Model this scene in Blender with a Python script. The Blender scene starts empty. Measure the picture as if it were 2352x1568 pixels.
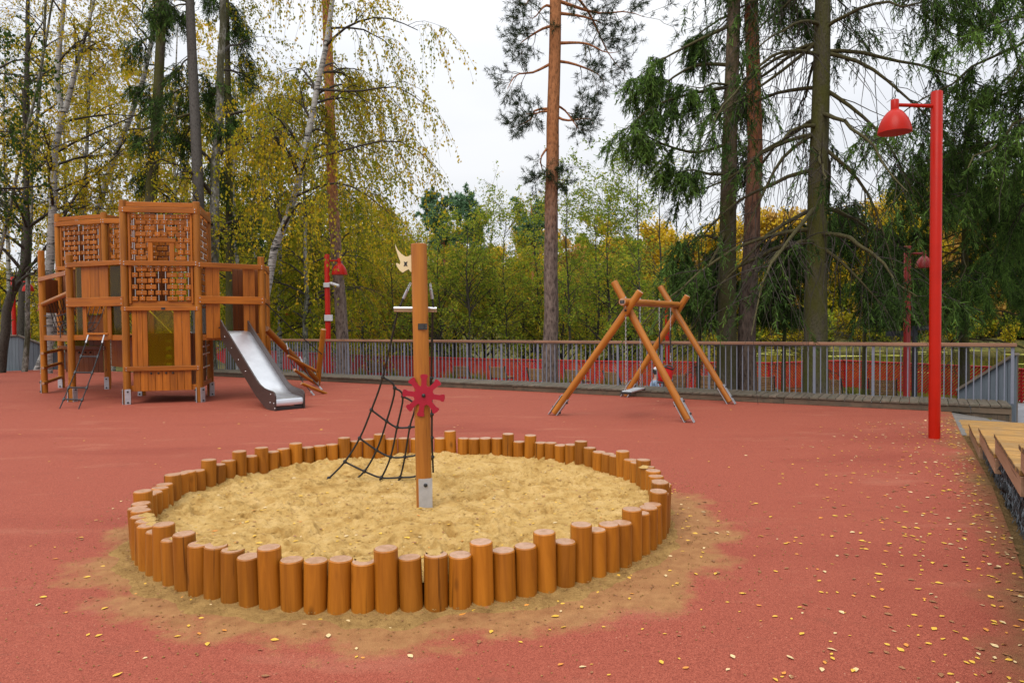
import bpy, math, random
import numpy as np
from mathutils import Vector, Matrix

SC = bpy.context.scene
COL = SC.collection
random.seed(7)
RNG = np.random.default_rng(7)

# ------------------------------------------------------------------ camera
FPX = 1600.0
PITCH = math.atan(43 / FPX)
ROLL = 0.009
EYE = np.array([0.0, 0.0, 1.6])
_F = np.array([0, math.cos(PITCH), -math.sin(PITCH)])
_U0 = np.array([0, math.sin(PITCH), math.cos(PITCH)])
_X0 = np.array([1.0, 0, 0])
_R = math.cos(ROLL) * _X0 - math.sin(ROLL) * _U0
_V = math.cos(ROLL) * _U0 + math.sin(ROLL) * _X0
cam = bpy.data.cameras.new("camera")
cam.sensor_width = 36.0
cam.lens = 36.0 * FPX / 2352.0
cam.clip_start = 0.05
cam.clip_end = 2000
cam_o = bpy.data.objects.new("camera", cam)
COL.objects.link(cam_o)
cam_o.matrix_world = Matrix(((_R[0], _V[0], -_F[0], EYE[0]), (_R[1], _V[1], -_F[1], EYE[1]),
                             (_R[2], _V[2], -_F[2], EYE[2]), (0, 0, 0, 1)))
SC.camera = cam_o

# ------------------------------------------------------------------ sky: even overcast over a Nishita sky
SUN_EL, SUN_AZ = math.radians(52), math.radians(205)
w = bpy.data.worlds.new("World")
SC.world = w
w.use_nodes = True
nt = w.node_tree
nt.nodes.clear()
out = nt.nodes.new("ShaderNodeOutputWorld")
sky = nt.nodes.new("ShaderNodeTexSky")
sky.sky_type = 'NISHITA'
sky.sun_disc = False
sky.sun_elevation = SUN_EL
sky.sun_rotation = SUN_AZ
sky.air_density = 1.0
sky.dust_density = 4.0
b1 = nt.nodes.new("ShaderNodeBackground")
b1.inputs[1].default_value = 0.09
nt.links.new(sky.outputs[0], b1.inputs[0])
tc = nt.nodes.new("ShaderNodeTexCoord")
mp = nt.nodes.new("ShaderNodeMapping")
mp.inputs['Scale'].default_value = (1.0, 1.0, 3.0)
nz = nt.nodes.new("ShaderNodeTexNoise")
nz.inputs['Scale'].default_value = 2.2
nz.inputs['Detail'].default_value = 5
nz.inputs['Roughness'].default_value = 0.45
cr = nt.nodes.new("ShaderNodeValToRGB")
cr.color_ramp.elements[0].position = 0.3
cr.color_ramp.elements[0].color = (0.79, 0.82, 0.88, 1)
cr.color_ramp.elements[1].position = 0.62
cr.color_ramp.elements[1].color = (0.95, 0.96, 0.98, 1)
nt.links.new(tc.outputs['Generated'], mp.inputs[0])
nt.links.new(mp.outputs[0], nz.inputs[0])
nt.links.new(nz.outputs[0], cr.inputs[0])
b2 = nt.nodes.new("ShaderNodeBackground")
b2.inputs[1].default_value = 1.0
# an overcast sky is brighter overhead than near the horizon
sx = nt.nodes.new("ShaderNodeSeparateXYZ")
nt.links.new(tc.outputs['Generated'], sx.inputs[0])
mr = nt.nodes.new("ShaderNodeMapRange")
mr.inputs['From Min'].default_value = 0.0
mr.inputs['From Max'].default_value = 1.0
mr.inputs['To Min'].default_value = 0.70
mr.inputs['To Max'].default_value = 1.85
pw = nt.nodes.new("ShaderNodeMath")
pw.operation = 'POWER'
pw.use_clamp = True
pw.inputs[1].default_value = 2.4
nt.links.new(sx.outputs[2], pw.inputs[0])
nt.links.new(pw.outputs[0], mr.inputs['Value'])
vm = nt.nodes.new("ShaderNodeVectorMath")
vm.operation = 'SCALE'
nt.links.new(cr.outputs[0], vm.inputs[0])
nt.links.new(mr.outputs[0], vm.inputs['Scale'])
nt.links.new(vm.outputs[0], b2.inputs[0])
mx = nt.nodes.new("ShaderNodeMixShader")
mx.inputs[0].default_value = 0.93
nt.links.new(b1.outputs[0], mx.inputs[1])
nt.links.new(b2.outputs[0], mx.inputs[2])
nt.links.new(mx.outputs[0], out.inputs[0])

sl = bpy.data.lights.new("sun", 'SUN')
sl.energy = 1.5
sl.angle = math.radians(40)
sl.color = (1.0, 0.96, 0.9)
so = bpy.data.objects.new("sun", sl)
COL.objects.link(so)
so.location = (0, -20, 30)
_sd = Vector((math.sin(SUN_AZ) * math.cos(SUN_EL), math.cos(SUN_AZ) * math.cos(SUN_EL), math.sin(SUN_EL)))
so.rotation_euler = _sd.to_track_quat('Z', 'Y').to_euler()

SC.view_settings.view_transform = 'Standard'
SC.view_settings.look = 'None'
SC.view_settings.gamma = 1
SC.view_settings.exposure = 0.54
SC.view_settings.use_curve_mapping = False
SC.render.engine = 'CYCLES'
SC.cycles.max_bounces = 7
SC.cycles.diffuse_bounces = 3
SC.cycles.glossy_bounces = 3
SC.cycles.transmission_bounces = 4
SC.cycles.transparent_max_bounces = 8
SC.cycles.use_denoising = True


# ------------------------------------------------------------------ pixel -> place (pixels of a 2352 x 1568 copy of the photo)
def ray(x, y):
    return _F + _R * (x - 1176) / FPX + _V * (784 - y) / FPX


def G(x, y, z=0.0):
    d = ray(x, y)
    return EYE + d * ((z - EYE[2]) / d[2])


def P(x, y, Y):
    d = ray(x, y)
    return EYE + d * (Y / d[1])


def proj(p):
    q = np.asarray(p, float) - EYE
    return 1176 + FPX * (q @ _R) / (q @ _F), 784 - FPX * (q @ _V) / (q @ _F)


def nrm(v):
    v = np.asarray(v, float)
    return v / max(1e-9, np.linalg.norm(v))


def V3(*a):
    return np.array(a, float)


# ------------------------------------------------------------------ numpy noise
def vnoise(x, y, seed=0):
    r = np.random.default_rng(seed).random((256, 256))
    xi, yi = np.floor(x).astype(int), np.floor(y).astype(int)
    fx, fy = x - xi, y - yi
    fx, fy = fx * fx * (3 - 2 * fx), fy * fy * (3 - 2 * fy)
    g = lambda a, b: r[a % 256, b % 256]
    return (g(xi, yi) * (1 - fx) + g(xi + 1, yi) * fx) * (1 - fy) + (g(xi, yi + 1) * (1 - fx) + g(xi + 1, yi + 1) * fx) * fy


def fbm(x, y, o=4, seed=0):
    s, a, t = 0, 1.0, 0
    for k in range(o):
        s = s + a * vnoise(x * 2 ** k + 17 * k, y * 2 ** k + 31 * k, seed + k)
        t += a
        a *= 0.5
    return s / t


# ------------------------------------------------------------------ objects
WM = {}     # world matrix of every part, by object name


def tag(o, label=None, cat=None, group=None, kind=None):
    if label: o['label'] = label
    if cat: o['category'] = cat
    if group: o['group'] = group
    if kind: o['kind'] = kind
    return o


def link(name, me, M=None, parent=None):
    o = bpy.data.objects.new(name, me)
    COL.objects.link(o)
    M = M or Matrix.Identity(4)
    WM[o.name] = M
    if parent is not None:
        o.parent = parent
        o.matrix_basis = WM[parent.name].inverted() @ M
    else:
        o.matrix_basis = M
    return o


def thing(name, loc, label, cat, group=None):
    o = link(name, None, Matrix.Translation(Vector(loc)))
    o.empty_display_size = 0.2
    return tag(o, label, cat, group)


def copy_tree(o, loc=None, rz=0.0, label=None, parent=None, scale=None):
    c = o.copy()
    COL.objects.link(c)
    if parent is not None:
        c.parent = parent
    else:
        c.location = loc
        c.rotation_euler = (0, 0, rz)
        if scale is not None: c.scale = scale
        if label: c['label'] = label
    for ch in list(o.children):
        copy_tree(ch, parent=c)
    return c


class MB:
    """collects faces for one mesh object"""
    def __init__(s):
        s.v, s.f, s.m = [], [], []

    def add(s, vs, fs, mi=0):
        b = len(s.v)
        s.v += [tuple(map(float, p)) for p in vs]
        s.f += [tuple(i + b for i in f) for f in fs]
        s.m += [mi] * len(fs)
        return s

    def obox(s, c, ux, uy, uz, h, ch=0.0, mi=0):
        """oriented box, half sizes h, optional chamfer"""
        c, ux, uy, uz = map(np.asarray, (c, ux, uy, uz))
        if ch <= 0:
            vs = [c + ux * h[0] * a + uy * h[1] * b + uz * h[2] * d for a in (-1, 1) for b in (-1, 1) for d in (-1, 1)]
            fs = [(0, 1, 3, 2), (4, 6, 7, 5), (0, 4, 5, 1), (2, 3, 7, 6), (0, 2, 6, 4), (1, 5, 7, 3)]
            return s.add(vs, fs, mi)
        U = (ux, uy, uz)
        ids, vs = {}, []
        for a in (-1, 1):
            for b in (-1, 1):
                for d in (-1, 1):
                    sg = (a, b, d)
                    for k in range(3):     # vertex lying on the face of axis k
                        p = c.astype(float).copy()
                        for j in range(3):
                            p = p + U[j] * sg[j] * (h[j] if j == k else h[j] - ch)
                        ids[(sg, k)] = len(vs)
                        vs.append(p)
        fs = []

        def face(lst, n):
            q = [vs[i] for i in lst]
            nn = np.cross(q[1] - q[0], q[2] - q[0])
            fs.append(tuple(lst) if nn @ n > 0 else tuple(lst[::-1]))
        for k in range(3):
            i, j = [(1, 2), (0, 2), (0, 1)][k]
            for g in (-1, 1):
                cor = []
                for (p, q) in ((-1, -1), (1, -1), (1, 1), (-1, 1)):
                    t = [0, 0, 0]; t[k] = g; t[i] = p; t[j] = q
                    cor.append(ids[(tuple(t), k)])
                face(cor, U[k] * g)
            for p in (-1, 1):
                for q in (-1, 1):
                    t0 = [0, 0, 0]; t1 = [0, 0, 0]
                    t0[k] = -1; t1[k] = 1
                    t0[i] = t1[i] = p; t0[j] = t1[j] = q
                    face([ids[(tuple(t0), i)], ids[(tuple(t1), i)], ids[(tuple(t1), j)], ids[(tuple(t0), j)]], U[i] * p + U[j] * q)
        for a in (-1, 1):
            for b in (-1, 1):
                for d in (-1, 1):
                    face([ids[((a, b, d), k)] for k in range(3)], U[0] * a + U[1] * b + U[2] * d)
        return s.add(vs, fs, mi)

    def box(s, lo, hi, ch=0.0, mi=0):
        lo, hi = np.asarray(lo, float), np.asarray(hi, float)
        return s.obox((lo + hi) / 2, V3(1, 0, 0), V3(0, 1, 0), V3(0, 0, 1), (hi - lo) / 2, ch, mi)

    def tube(s, pts, rad, n=8, caps=True, mi=0):
        pts = [np.asarray(p, float) for p in pts]
        if np.isscalar(rad): rad = [rad] * len(pts)
        vs, fs = [], []
        ref = None
        for i, p in enumerate(pts):
            t = nrm(pts[min(i + 1, len(pts) - 1)] - pts[max(i - 1, 0)])
            if ref is None:
                ref = nrm(np.cross(t, V3(0, 0, 1) if abs(t[2]) < 0.9 else V3(1, 0, 0)))
            a = nrm(ref - t * (ref @ t))
            ref = a
            b = np.cross(t, a)
            for k in range(n):
                th = 2 * math.pi * k / n
                vs.append(p + rad[i] * (a * math.cos(th) + b * math.sin(th)))
        for i in range(len(pts) - 1):
            for k in range(n):
                k2 = (k + 1) % n
                fs.append((i * n + k, i * n + k2, (i + 1) * n + k2, (i + 1) * n + k))
        if caps:
            fs.append(tuple(range(n))[::-1])
            fs.append(tuple((len(pts) - 1) * n + k for k in range(n)))
        return s.add(vs, fs, mi)

    def lathe(s, prof, c=(0, 0, 0), n=16, mi=0):
        """profile [(r, z)...] about the z axis at c, bottom first"""
        vs, fs = [], []
        for r, z in prof:
            for k in range(n):
                th = 2 * math.pi * k / n
                vs.append((c[0] + r * math.cos(th), c[1] + r * math.sin(th), c[2] + z))
        for i in range(len(prof) - 1):
            for k in range(n):
                k2 = (k + 1) % n
                fs.append((i * n + k, i * n + k2, (i + 1) * n + k2, (i + 1) * n + k))
        if prof[0][0] > 1e-4: fs.append(tuple(range(n))[::-1])
        if prof[-1][0] > 1e-4: fs.append(tuple((len(prof) - 1) * n + k for k in range(n)))
        return s.add(vs, fs, mi)

    def prism(s, poly, ext, mi=0, mi_side=None):
        poly = [np.asarray(p, float) for p in poly]
        ext = np.asarray(ext, float)
        n = len(poly)
        nn = sum(np.cross(poly[i], poly[(i + 1) % n]) for i in range(n))
        if nn @ ext > 0: poly = poly[::-1]
        vs = poly + [p + ext for p in poly]
        s.add(vs, [tuple(range(n)), tuple(range(2 * n - 1, n - 1, -1))], mi)
        b = len(s.v) - 2 * n
        for i in range(n):
            j = (i + 1) % n
            s.f.append((b + j, b + i, b + n + i, b + n + j))
            s.m.append(mi if mi_side is None else mi_side)
        return s

    def ball(s, c, r, n=8, sc=(1, 1, 1), mi=0):
        prof = [(max(0.0, r * math.sin(math.pi * k / 5)), -r * math.cos(math.pi * k / 5)) for k in range(6)]
        vs, fs = [], []
        for rr, z in prof:
            for k in range(n):
                th = 2 * math.pi * k / n
                vs.append((c[0] + rr * math.cos(th) * sc[0], c[1] + rr * math.sin(th) * sc[1], c[2] + z * sc[2]))
        for i in range(5):
            for k in range(n):
                k2 = (k + 1) % n
                fs.append((i * n + k, i * n + k2, (i + 1) * n + k2, (i + 1) * n + k))
        return s.add(vs, fs, mi)

    def mesh(s, name, mats, smooth=35):
        me = bpy.data.meshes.new(name)
        me.from_pydata(s.v, [], s.f)
        for m in (mats if isinstance(mats, (list, tuple)) else [mats]):
            me.materials.append(m)
        if any(s.m): me.polygons.foreach_set('material_index', s.m)
        if smooth:
            me.polygons.foreach_set('use_smooth', [True] * len(s.f))
            me.set_sharp_from_angle(angle=math.radians(smooth))
        me.update()
        return me

    def obj(s, name, mats, parent=None, smooth=35):
        """link as one object with its origin at the middle of its foot"""
        a = np.array(s.v)
        o = V3((a[:, 0].min() + a[:, 0].max()) / 2, (a[:, 1].min() + a[:, 1].max()) / 2, a[:, 2].min())
        s.v = [tuple(p) for p in a - o]
        return link(name, s.mesh(name, mats, smooth), Matrix.Translation(Vector(o)), parent)


def frame_z(p0, p1, wdir=None):
    """matrix at the middle of p0-p1, local Z along it, local X towards wdir"""
    p0, p1 = np.asarray(p0, float), np.asarray(p1, float)
    z = nrm(p1 - p0)
    if wdir is None: wdir = V3(0, 0, 1) if abs(z[2]) < 0.9 else V3(1, 0, 0)
    x = np.asarray(wdir, float)
    x = nrm(x - z * (x @ z))
    y = np.cross(z, x)
    c = (p0 + p1) / 2
    return Matrix(((x[0], y[0], z[0], c[0]), (x[1], y[1], z[1], c[1]), (x[2], y[2], z[2], c[2]), (0, 0, 0, 1)))


_CACHE = {}


def beam(name, p0, p1, wd, th, mat, parent=None, wdir=None, ch=0.006, end=None):
    """a squared timber of width wd (along wdir) and thickness th from p0 to p1; alike ones share mesh data"""
    L = float(np.linalg.norm(np.asarray(p1, float) - np.asarray(p0, float)))
    key = ('b', round(wd, 3), round(th, 3), round(L, 3), ch, mat.name)
    if key not in _CACHE:
        me = MB().obox((0, 0, 0), V3(1, 0, 0), V3(0, 1, 0), V3(0, 0, 1), (wd / 2, th / 2, L / 2), ch).mesh(name, mat if end is None else [mat, end], None)
        if end is not None:
            for f in me.polygons:
                if abs(f.normal.z) > 0.9: f.material_index = 1
        _CACHE[key] = me
    return link(name, _CACHE[key], frame_z(p0, p1, wdir), parent)


def log(name, p0, p1, r, mats, parent=None, n=18, ch=0.008):
    """a round timber; mats = [side, end grain]"""
    L = float(np.linalg.norm(np.asarray(p1, float) - np.asarray(p0, float)))
    key = ('l', round(r, 3), round(L, 3), n, mats[0].name)
    if key not in _CACHE:
        m = MB()
        m.lathe([(r - ch, -L / 2), (r, -L / 2 + ch), (r, 0), (r, L / 2 - ch), (r - ch, L / 2)], n=n)
        m.m[-1] = m.m[-2] = 1
        _CACHE[key] = m.mesh(name, mats, 40)
    return link(name, _CACHE[key], frame_z(p0, p1), parent)


def qmesh(name, verts, quads, mats, tint=None, midx=None, smooth=False):
    """fast mesh of quads from arrays"""
    me = bpy.data.meshes.new(name)
    verts = np.ascontiguousarray(verts, np.float32)
    quads = np.ascontiguousarray(quads, np.int32)
    n = len(quads)
    me.vertices.add(len(verts))
    me.vertices.foreach_set('co', verts.ravel())
    me.loops.add(n * 4)
    me.loops.foreach_set('vertex_index', quads.ravel())
    me.polygons.add(n)
    me.polygons.foreach_set('loop_start', np.arange(0, n * 4, 4, dtype=np.int32))
    for m in (mats if isinstance(mats, (list, tuple)) else [mats]): me.materials.append(m)
    if midx is not None: me.polygons.foreach_set('material_index', np.ascontiguousarray(midx, np.int32))
    if smooth: me.polygons.foreach_set('use_smooth', np.ones(n, bool))
    if tint is not None:
        at = me.attributes.new('tint', 'FLOAT', 'POINT')
        at.data.foreach_set('value', np.ascontiguousarray(tint, np.float32))
    me.update(calc_edges=True)
    return me
# ------------------------------------------------------------------ materials
def new_mat(name):
    m = bpy.data.materials.new(name)
    m.use_nodes = True
    n = m.node_tree
    n.nodes.clear()
    return m, n


class NT:
    def __init__(s, name):
        s.m, s.t = new_mat(name)
        s.out = s.t.nodes.new("ShaderNodeOutputMaterial")

    def n(s, typ, **kw):
        nd = s.t.nodes.new("ShaderNode" + typ)
        for k, v in kw.items():
            if k.startswith('_'): setattr(nd, k[1:], v)
            else: nd.inputs[k.replace('0x', '')].default_value = v
        return nd

    def l(s, a, b):
        s.t.links.new(a, b)

    def coord(s, scale=(1, 1, 1), rnd=False):
        tc = s.n("TexCoord")
        mp = s.n("Mapping")
        mp.inputs['Scale'].default_value = scale
        if rnd:
            oi = s.n("ObjectInfo")
            mu = s.n("Math", _operation='MULTIPLY')
            mu.inputs[1].default_value = 57.0
            s.l(oi.outputs['Random'], mu.inputs[0])
            s.l(mu.outputs[0], mp.inputs['Location'])
        s.l(tc.outputs['Object'], mp.inputs[0])
        return mp.outputs[0]

    def noise(s, vec, scale, detail=4, rough=0.55, dist=0.0):
        nd = s.n("TexNoise")
        nd.inputs['Scale'].default_value = scale
        nd.inputs['Detail'].default_value = detail
        nd.inputs['Roughness'].default_value = rough
        nd.inputs['Distortion'].default_value = dist
        s.l(vec, nd.inputs[0])
        return nd.outputs[0]

    def ramp(s, fac, stops, interp='LINEAR'):
        r = s.n("ValToRGB")
        r.color_ramp.interpolation = interp
        e = r.color_ramp.elements
        while len(e) > 1: e.remove(e[-1])
        for i, (p, c) in enumerate(stops):
            el = e[0] if i == 0 else e.new(p)
            el.position = p
            el.color = (*c, 1) if len(c) == 3 else c
        s.l(fac, r.inputs[0])
        return r.outputs[0]

    def mix(s, fac, a, b, mode='MIX'):
        x = s.n("MixRGB", _blend_type=mode)
        for i, q in enumerate((fac, a, b)):
            if hasattr(q, 'links') or hasattr(q, 'is_linked'): s.l(q, x.inputs[i])
            else: x.inputs[i].default_value = q if (i == 0) else (*q, 1)
        return x.outputs[0]

    def math(s, op, a, b=None, clamp=False):
        x = s.n("Math", _operation=op)
        x.use_clamp = clamp
        for i, q in enumerate((a, b)):
            if q is None: continue
            if hasattr(q, 'is_linked'): s.l(q, x.inputs[i])
            else: x.inputs[i].default_value = q
        return x.outputs[0]

    def bsdf(s, col, rough=0.6, metal=0.0, spec=0.5, bump=None, bs=0.2, bd=0.01, **kw):
        p = s.n("BsdfPrincipled")
        if hasattr(col, 'is_linked'): s.l(col, p.inputs['Base Color'])
        else: p.inputs['Base Color'].default_value = (*col, 1)
        if hasattr(rough, 'is_linked'): s.l(rough, p.inputs['Roughness'])
        else: p.inputs['Roughness'].default_value = rough
        p.inputs['Metallic'].default_value = metal
        p.inputs['Specular IOR Level'].default_value = spec
        for k, v in kw.items(): p.inputs[k.replace('_', ' ')].default_value = v
        if bump is not None:
            b = s.n("Bump")
            b.inputs['Strength'].default_value = bs
            b.inputs['Distance'].default_value = bd
            s.l(bump, b.inputs['Height'])
            s.l(b.outputs[0], p.inputs['Normal'])
        s.l(p.outputs[0], s.out.inputs[0])
        s.p = p
        return s.m


def plain(name, col, rough=0.5, metal=0.0, spec=0.5, var=0.12, scale=9.0, bs=0.0, **kw):
    t = NT(name)
    v = t.noise(t.coord(), scale, 5, 0.6)
    lo = tuple(max(0, c * (1 - var)) for c in col)
    hi = tuple(min(1, c * (1 + var)) for c in col)
    return t.bsdf(t.ramp(v, [(0.35, lo), (0.65, hi)]), rough, metal, spec, bump=v if bs else None, bs=bs, **kw)


def wood(name, dark, light, rough=0.45, spec=0.5, knots=True, var=0.3, grain=1.0, coat=0.0, weather=None):
    """grain runs along the local Z of each timber"""
    t = NT(name)
    v = t.coord((14 * grain, 14 * grain, 0.9 * grain), True)
    g = t.noise(v, 1.6, 6, 0.62, 0.8)
    v2 = t.coord((2.2, 2.2, 0.8), True)
    g2 = t.noise(v2, 1.0, 3)
    f = t.math('ADD', t.math('MULTIPLY', g, 0.65), t.math('MULTIPLY', g2, 0.35))
    c = t.ramp(f, [(0.33, dark), (0.62, light)])
    oi = t.n("ObjectInfo")
    hs = t.n("HueSaturation")
    t.l(c, hs.inputs['Color'])
    val = t.math('ADD', t.math('MULTIPLY', oi.outputs['Random'], var), 1 - var / 2)
    t.l(val, hs.inputs['Value'])
    c = hs.outputs[0]
    if knots:
        vo = t.n("TexVoronoi")
        vo.inputs['Scale'].default_value = 1.0
        t.l(t.coord((5.5, 5.5, 2.4), True), vo.inputs[0])
        k = t.ramp(vo.outputs['Distance'], [(0.03, (1, 1, 1)), (0.13, (0, 0, 0))])
        k = t.math('MULTIPLY', k, 0.7)
        c = t.mix(k, c, tuple(d * 0.35 for d in dark))
        # hairline drying cracks along the grain
        ck = t.noise(t.coord((30, 30, 1.1), True), 1.0, 3, 0.5)
        c = t.mix(t.ramp(ck, [(0.66, (0, 0, 0)), (0.70, (0.75, 0.75, 0.75))]), c, tuple(d * 0.4 for d in dark))
    if weather:
        n3 = t.noise(t.coord((3, 3, 3), True), 1.7, 5, 0.65)
        c = t.mix(t.ramp(n3, [(0.45, (0, 0, 0)), (0.7, (1, 1, 1))]), c, weather)
    return t.bsdf(c, rough, 0, spec, bump=g, bs=0.12, bd=0.004, Coat_Weight=coat)


M = {}
M['log'] = wood('stained_log', (0.195, 0.060, 0.004), (0.37, 0.130, 0.010), 0.42, 0.32, var=0.45)

def end_grain():
    """growth rings round the heart, radial cracks, patchy stain"""
    t = NT('end_grain')
    v = t.coord()
    mp = t.n("Mapping")
    mp.inputs['Scale'].default_value = (1, 1, 0)
    t.l(v, mp.inputs[0])
    wv = t.n("TexWave")
    wv.wave_type = 'RINGS'
    wv.rings_direction = 'Z'
    wv.inputs['Scale'].default_value = 42
    wv.inputs['Distortion'].default_value = 2.5
    wv.inputs['Detail'].default_value = 2
    t.l(mp.outputs[0], wv.inputs[0])
    c = t.ramp(wv.outputs[0], [(0.1, (0.33, 0.18, 0.105)), (0.8, (0.50, 0.30, 0.20))])
    n = t.noise(t.coord((1, 1, 1), True), 26, 5, 0.65)
    c = t.mix(t.ramp(n, [(0.42, (0, 0, 0)), (0.66, (0.8, 0.8, 0.8))]), c, (0.27, 0.14, 0.065))
    return t.bsdf(c, 0.38, 0, 0.5, bump=n, bs=0.2, bd=0.004)


M['log_end'] = end_grain()
M['log2'] = wood('stained_swing_log', (0.235, 0.075, 0.011), (0.40, 0.145, 0.018), 0.42, 0.35)
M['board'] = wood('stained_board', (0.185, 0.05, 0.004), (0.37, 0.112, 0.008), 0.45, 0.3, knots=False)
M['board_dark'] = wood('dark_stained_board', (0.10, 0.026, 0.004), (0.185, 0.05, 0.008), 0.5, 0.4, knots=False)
M['deck'] = wood('weathered_decking', (0.052, 0.038, 0.026), (0.135, 0.105, 0.076), 0.7, 0.3, knots=False, var=0.45, weather=(0.085, 0.082, 0.055))
M['fascia'] = wood('weathered_fascia', (0.06, 0.04, 0.024), (0.125, 0.088, 0.058), 0.75, 0.3, weather=(0.055, 0.048, 0.034))
M['rail'] = wood('wood_handrail', (0.14, 0.065, 0.036), (0.28, 0.145, 0.085), 0.55, 0.4, knots=False, var=0.25)
M['larch'] = wood('larch_board', (0.185, 0.088, 0.022), (0.40, 0.225, 0.068), 0.6, 0.25, var=0.45, grain=0.9, weather=(0.26, 0.16, 0.07))
M['larch_side'] = wood('larch_beam', (0.25, 0.14, 0.075), (0.40, 0.245, 0.15), 0.65, 0.35, var=0.2)
M['larch_end'] = plain('larch_end_grain', (0.13, 0.075, 0.032), 0.8, var=0.75, scale=30, bs=0.3)
M['bench'] = wood('bench_slat', (0.15, 0.075, 0.018), (0.30, 0.165, 0.05), 0.55, 0.4, knots=False)
M['grey_paint'] = plain('grey_painted_steel', (0.155, 0.165, 0.205), 0.45, 0.0, 0.35, var=0.06, scale=6)
M['clad'] = wood('grey_painted_cladding', (0.075, 0.09, 0.108), (0.115, 0.135, 0.158), 0.6, 0.35, knots=False, var=0.18)
M['clad_cap'] = wood('wall_cap_timber', (0.07, 0.055, 0.042), (0.15, 0.12, 0.095), 0.7, 0.3, knots=False)
M['galv'] = plain('galvanised_plate', (0.43, 0.44, 0.47), 0.45, 0.55, var=0.1, scale=14)
M['steel'] = plain('bare_steel', (0.55, 0.56, 0.58), 0.28, 0.9, var=0.06, scale=20)
M['black'] = plain('black_plastic', (0.014, 0.014, 0.015), 0.4, var=0.2)
M['white_print'] = plain('white_print', (0.13, 0.13, 0.13), 0.6)
M['hpl'] = plain('brown_laminate', (0.040, 0.024, 0.020), 0.42, var=0.15)
M['cream'] = plain('cream_laminate', (0.66, 0.53, 0.30), 0.45, var=0.05, scale=4)
M['black_edge'] = plain('dark_laminate_edge', (0.025, 0.02, 0.018), 0.5)
M['wheel'] = plain('crimson_plastic', (0.30, 0.008, 0.024), 0.4, 0, 0.35, var=0.08)
M['red'] = plain('red_lamp_paint', (0.36, 0.010, 0.003), 0.32, 0, 0.16, var=0.07, scale=3)
M['red_dull'] = plain('dark_red_lamp_paint', (0.28, 0.013, 0.009), 0.4, var=0.12, scale=3)
M['lattice'] = plain('red_painted_slat', (0.42, 0.013, 0.012), 0.45, 0, 0.35, var=0.12, scale=5)
M['bucket'] = plain('red_bucket_plastic', (0.50, 0.010, 0.014), 0.35, var=0.05)
M['lamp_in'] = plain('lamp_inside', (0.30, 0.16, 0.10), 0.5)
M['white'] = plain('white_plastic', (0.46, 0.47, 0.49), 0.4, var=0.05)
M['concrete'] = plain('pale_concrete', (0.40, 0.40, 0.42), 0.75, var=0.14, scale=12, bs=0.1)
M['sign_blue'] = plain('dark_navy_paint', (0.016, 0.019, 0.028), 0.45)
M['stone'] = plain('dark_gabion_stone', (0.016, 0.017, 0.018), 0.85, var=0.6, scale=18, bs=0.3)
M['wire'] = plain('galvanised_wire', (0.14, 0.165, 0.185), 0.55, 0.1)


def rope_mat():
    t = NT('black_rope')
    w_ = t.n("TexWave")
    w_.inputs['Scale'].default_value = 55
    w_.bands_direction = 'DIAGONAL'
    t.l(t.coord(), w_.inputs[0])
    return t.bsdf(t.ramp(w_.outputs[0], [(0.2, (0.008, 0.008, 0.009)), (0.8, (0.022, 0.022, 0.024))]), 0.65, bump=w_.outputs[0], bs=0.5, bd=0.004)


M['rope'] = rope_mat()


def slide_mat():
    t = NT('brushed_stainless')
    n1 = t.noise(t.coord((60, 60, 2)), 1.0, 4)
    n2 = t.noise(t.coord(), 3.0, 4)
    c = t.ramp(n2, [(0.3, (0.60, 0.62, 0.66)), (0.7, (0.76, 0.78, 0.82))])
    r = t.math('ADD', t.math('MULTIPLY', n1, 0.14), 0.26)
    return t.bsdf(c, r, 0.92, bump=n1, bs=0.03)


M['slide'] = slide_mat()


def acrylic():
    t = NT('yellow_acrylic')
    tr = t.n("BsdfTransparent")
    tr.inputs[0].default_value = (0.92, 0.80, 0.06, 1)
    df = t.n("BsdfTranslucent")
    df.inputs[0].default_value = (0.75, 0.62, 0.04, 1)
    gl = t.n("BsdfGlossy")
    gl.inputs['Roughness'].default_value = 0.05
    m1 = t.n("MixShader")
    m1.inputs[0].default_value = 0.28
    t.l(tr.outputs[0], m1.inputs[1]); t.l(df.outputs[0], m1.inputs[2])
    fr = t.n("Fresnel")
    fr.inputs[0].default_value = 1.35
    m2 = t.n("MixShader")
    t.l(fr.outputs[0], m2.inputs[0]); t.l(m1.outputs[0], m2.inputs[1]); t.l(gl.outputs[0], m2.inputs[2])
    t.l(m2.outputs[0], t.out.inputs[0])
    return t.m


M['acrylic'] = acrylic()

SBX, SBY, SBR = -0.84, 5.88, 2.055      # sandpit centre and log ring radius


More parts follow.
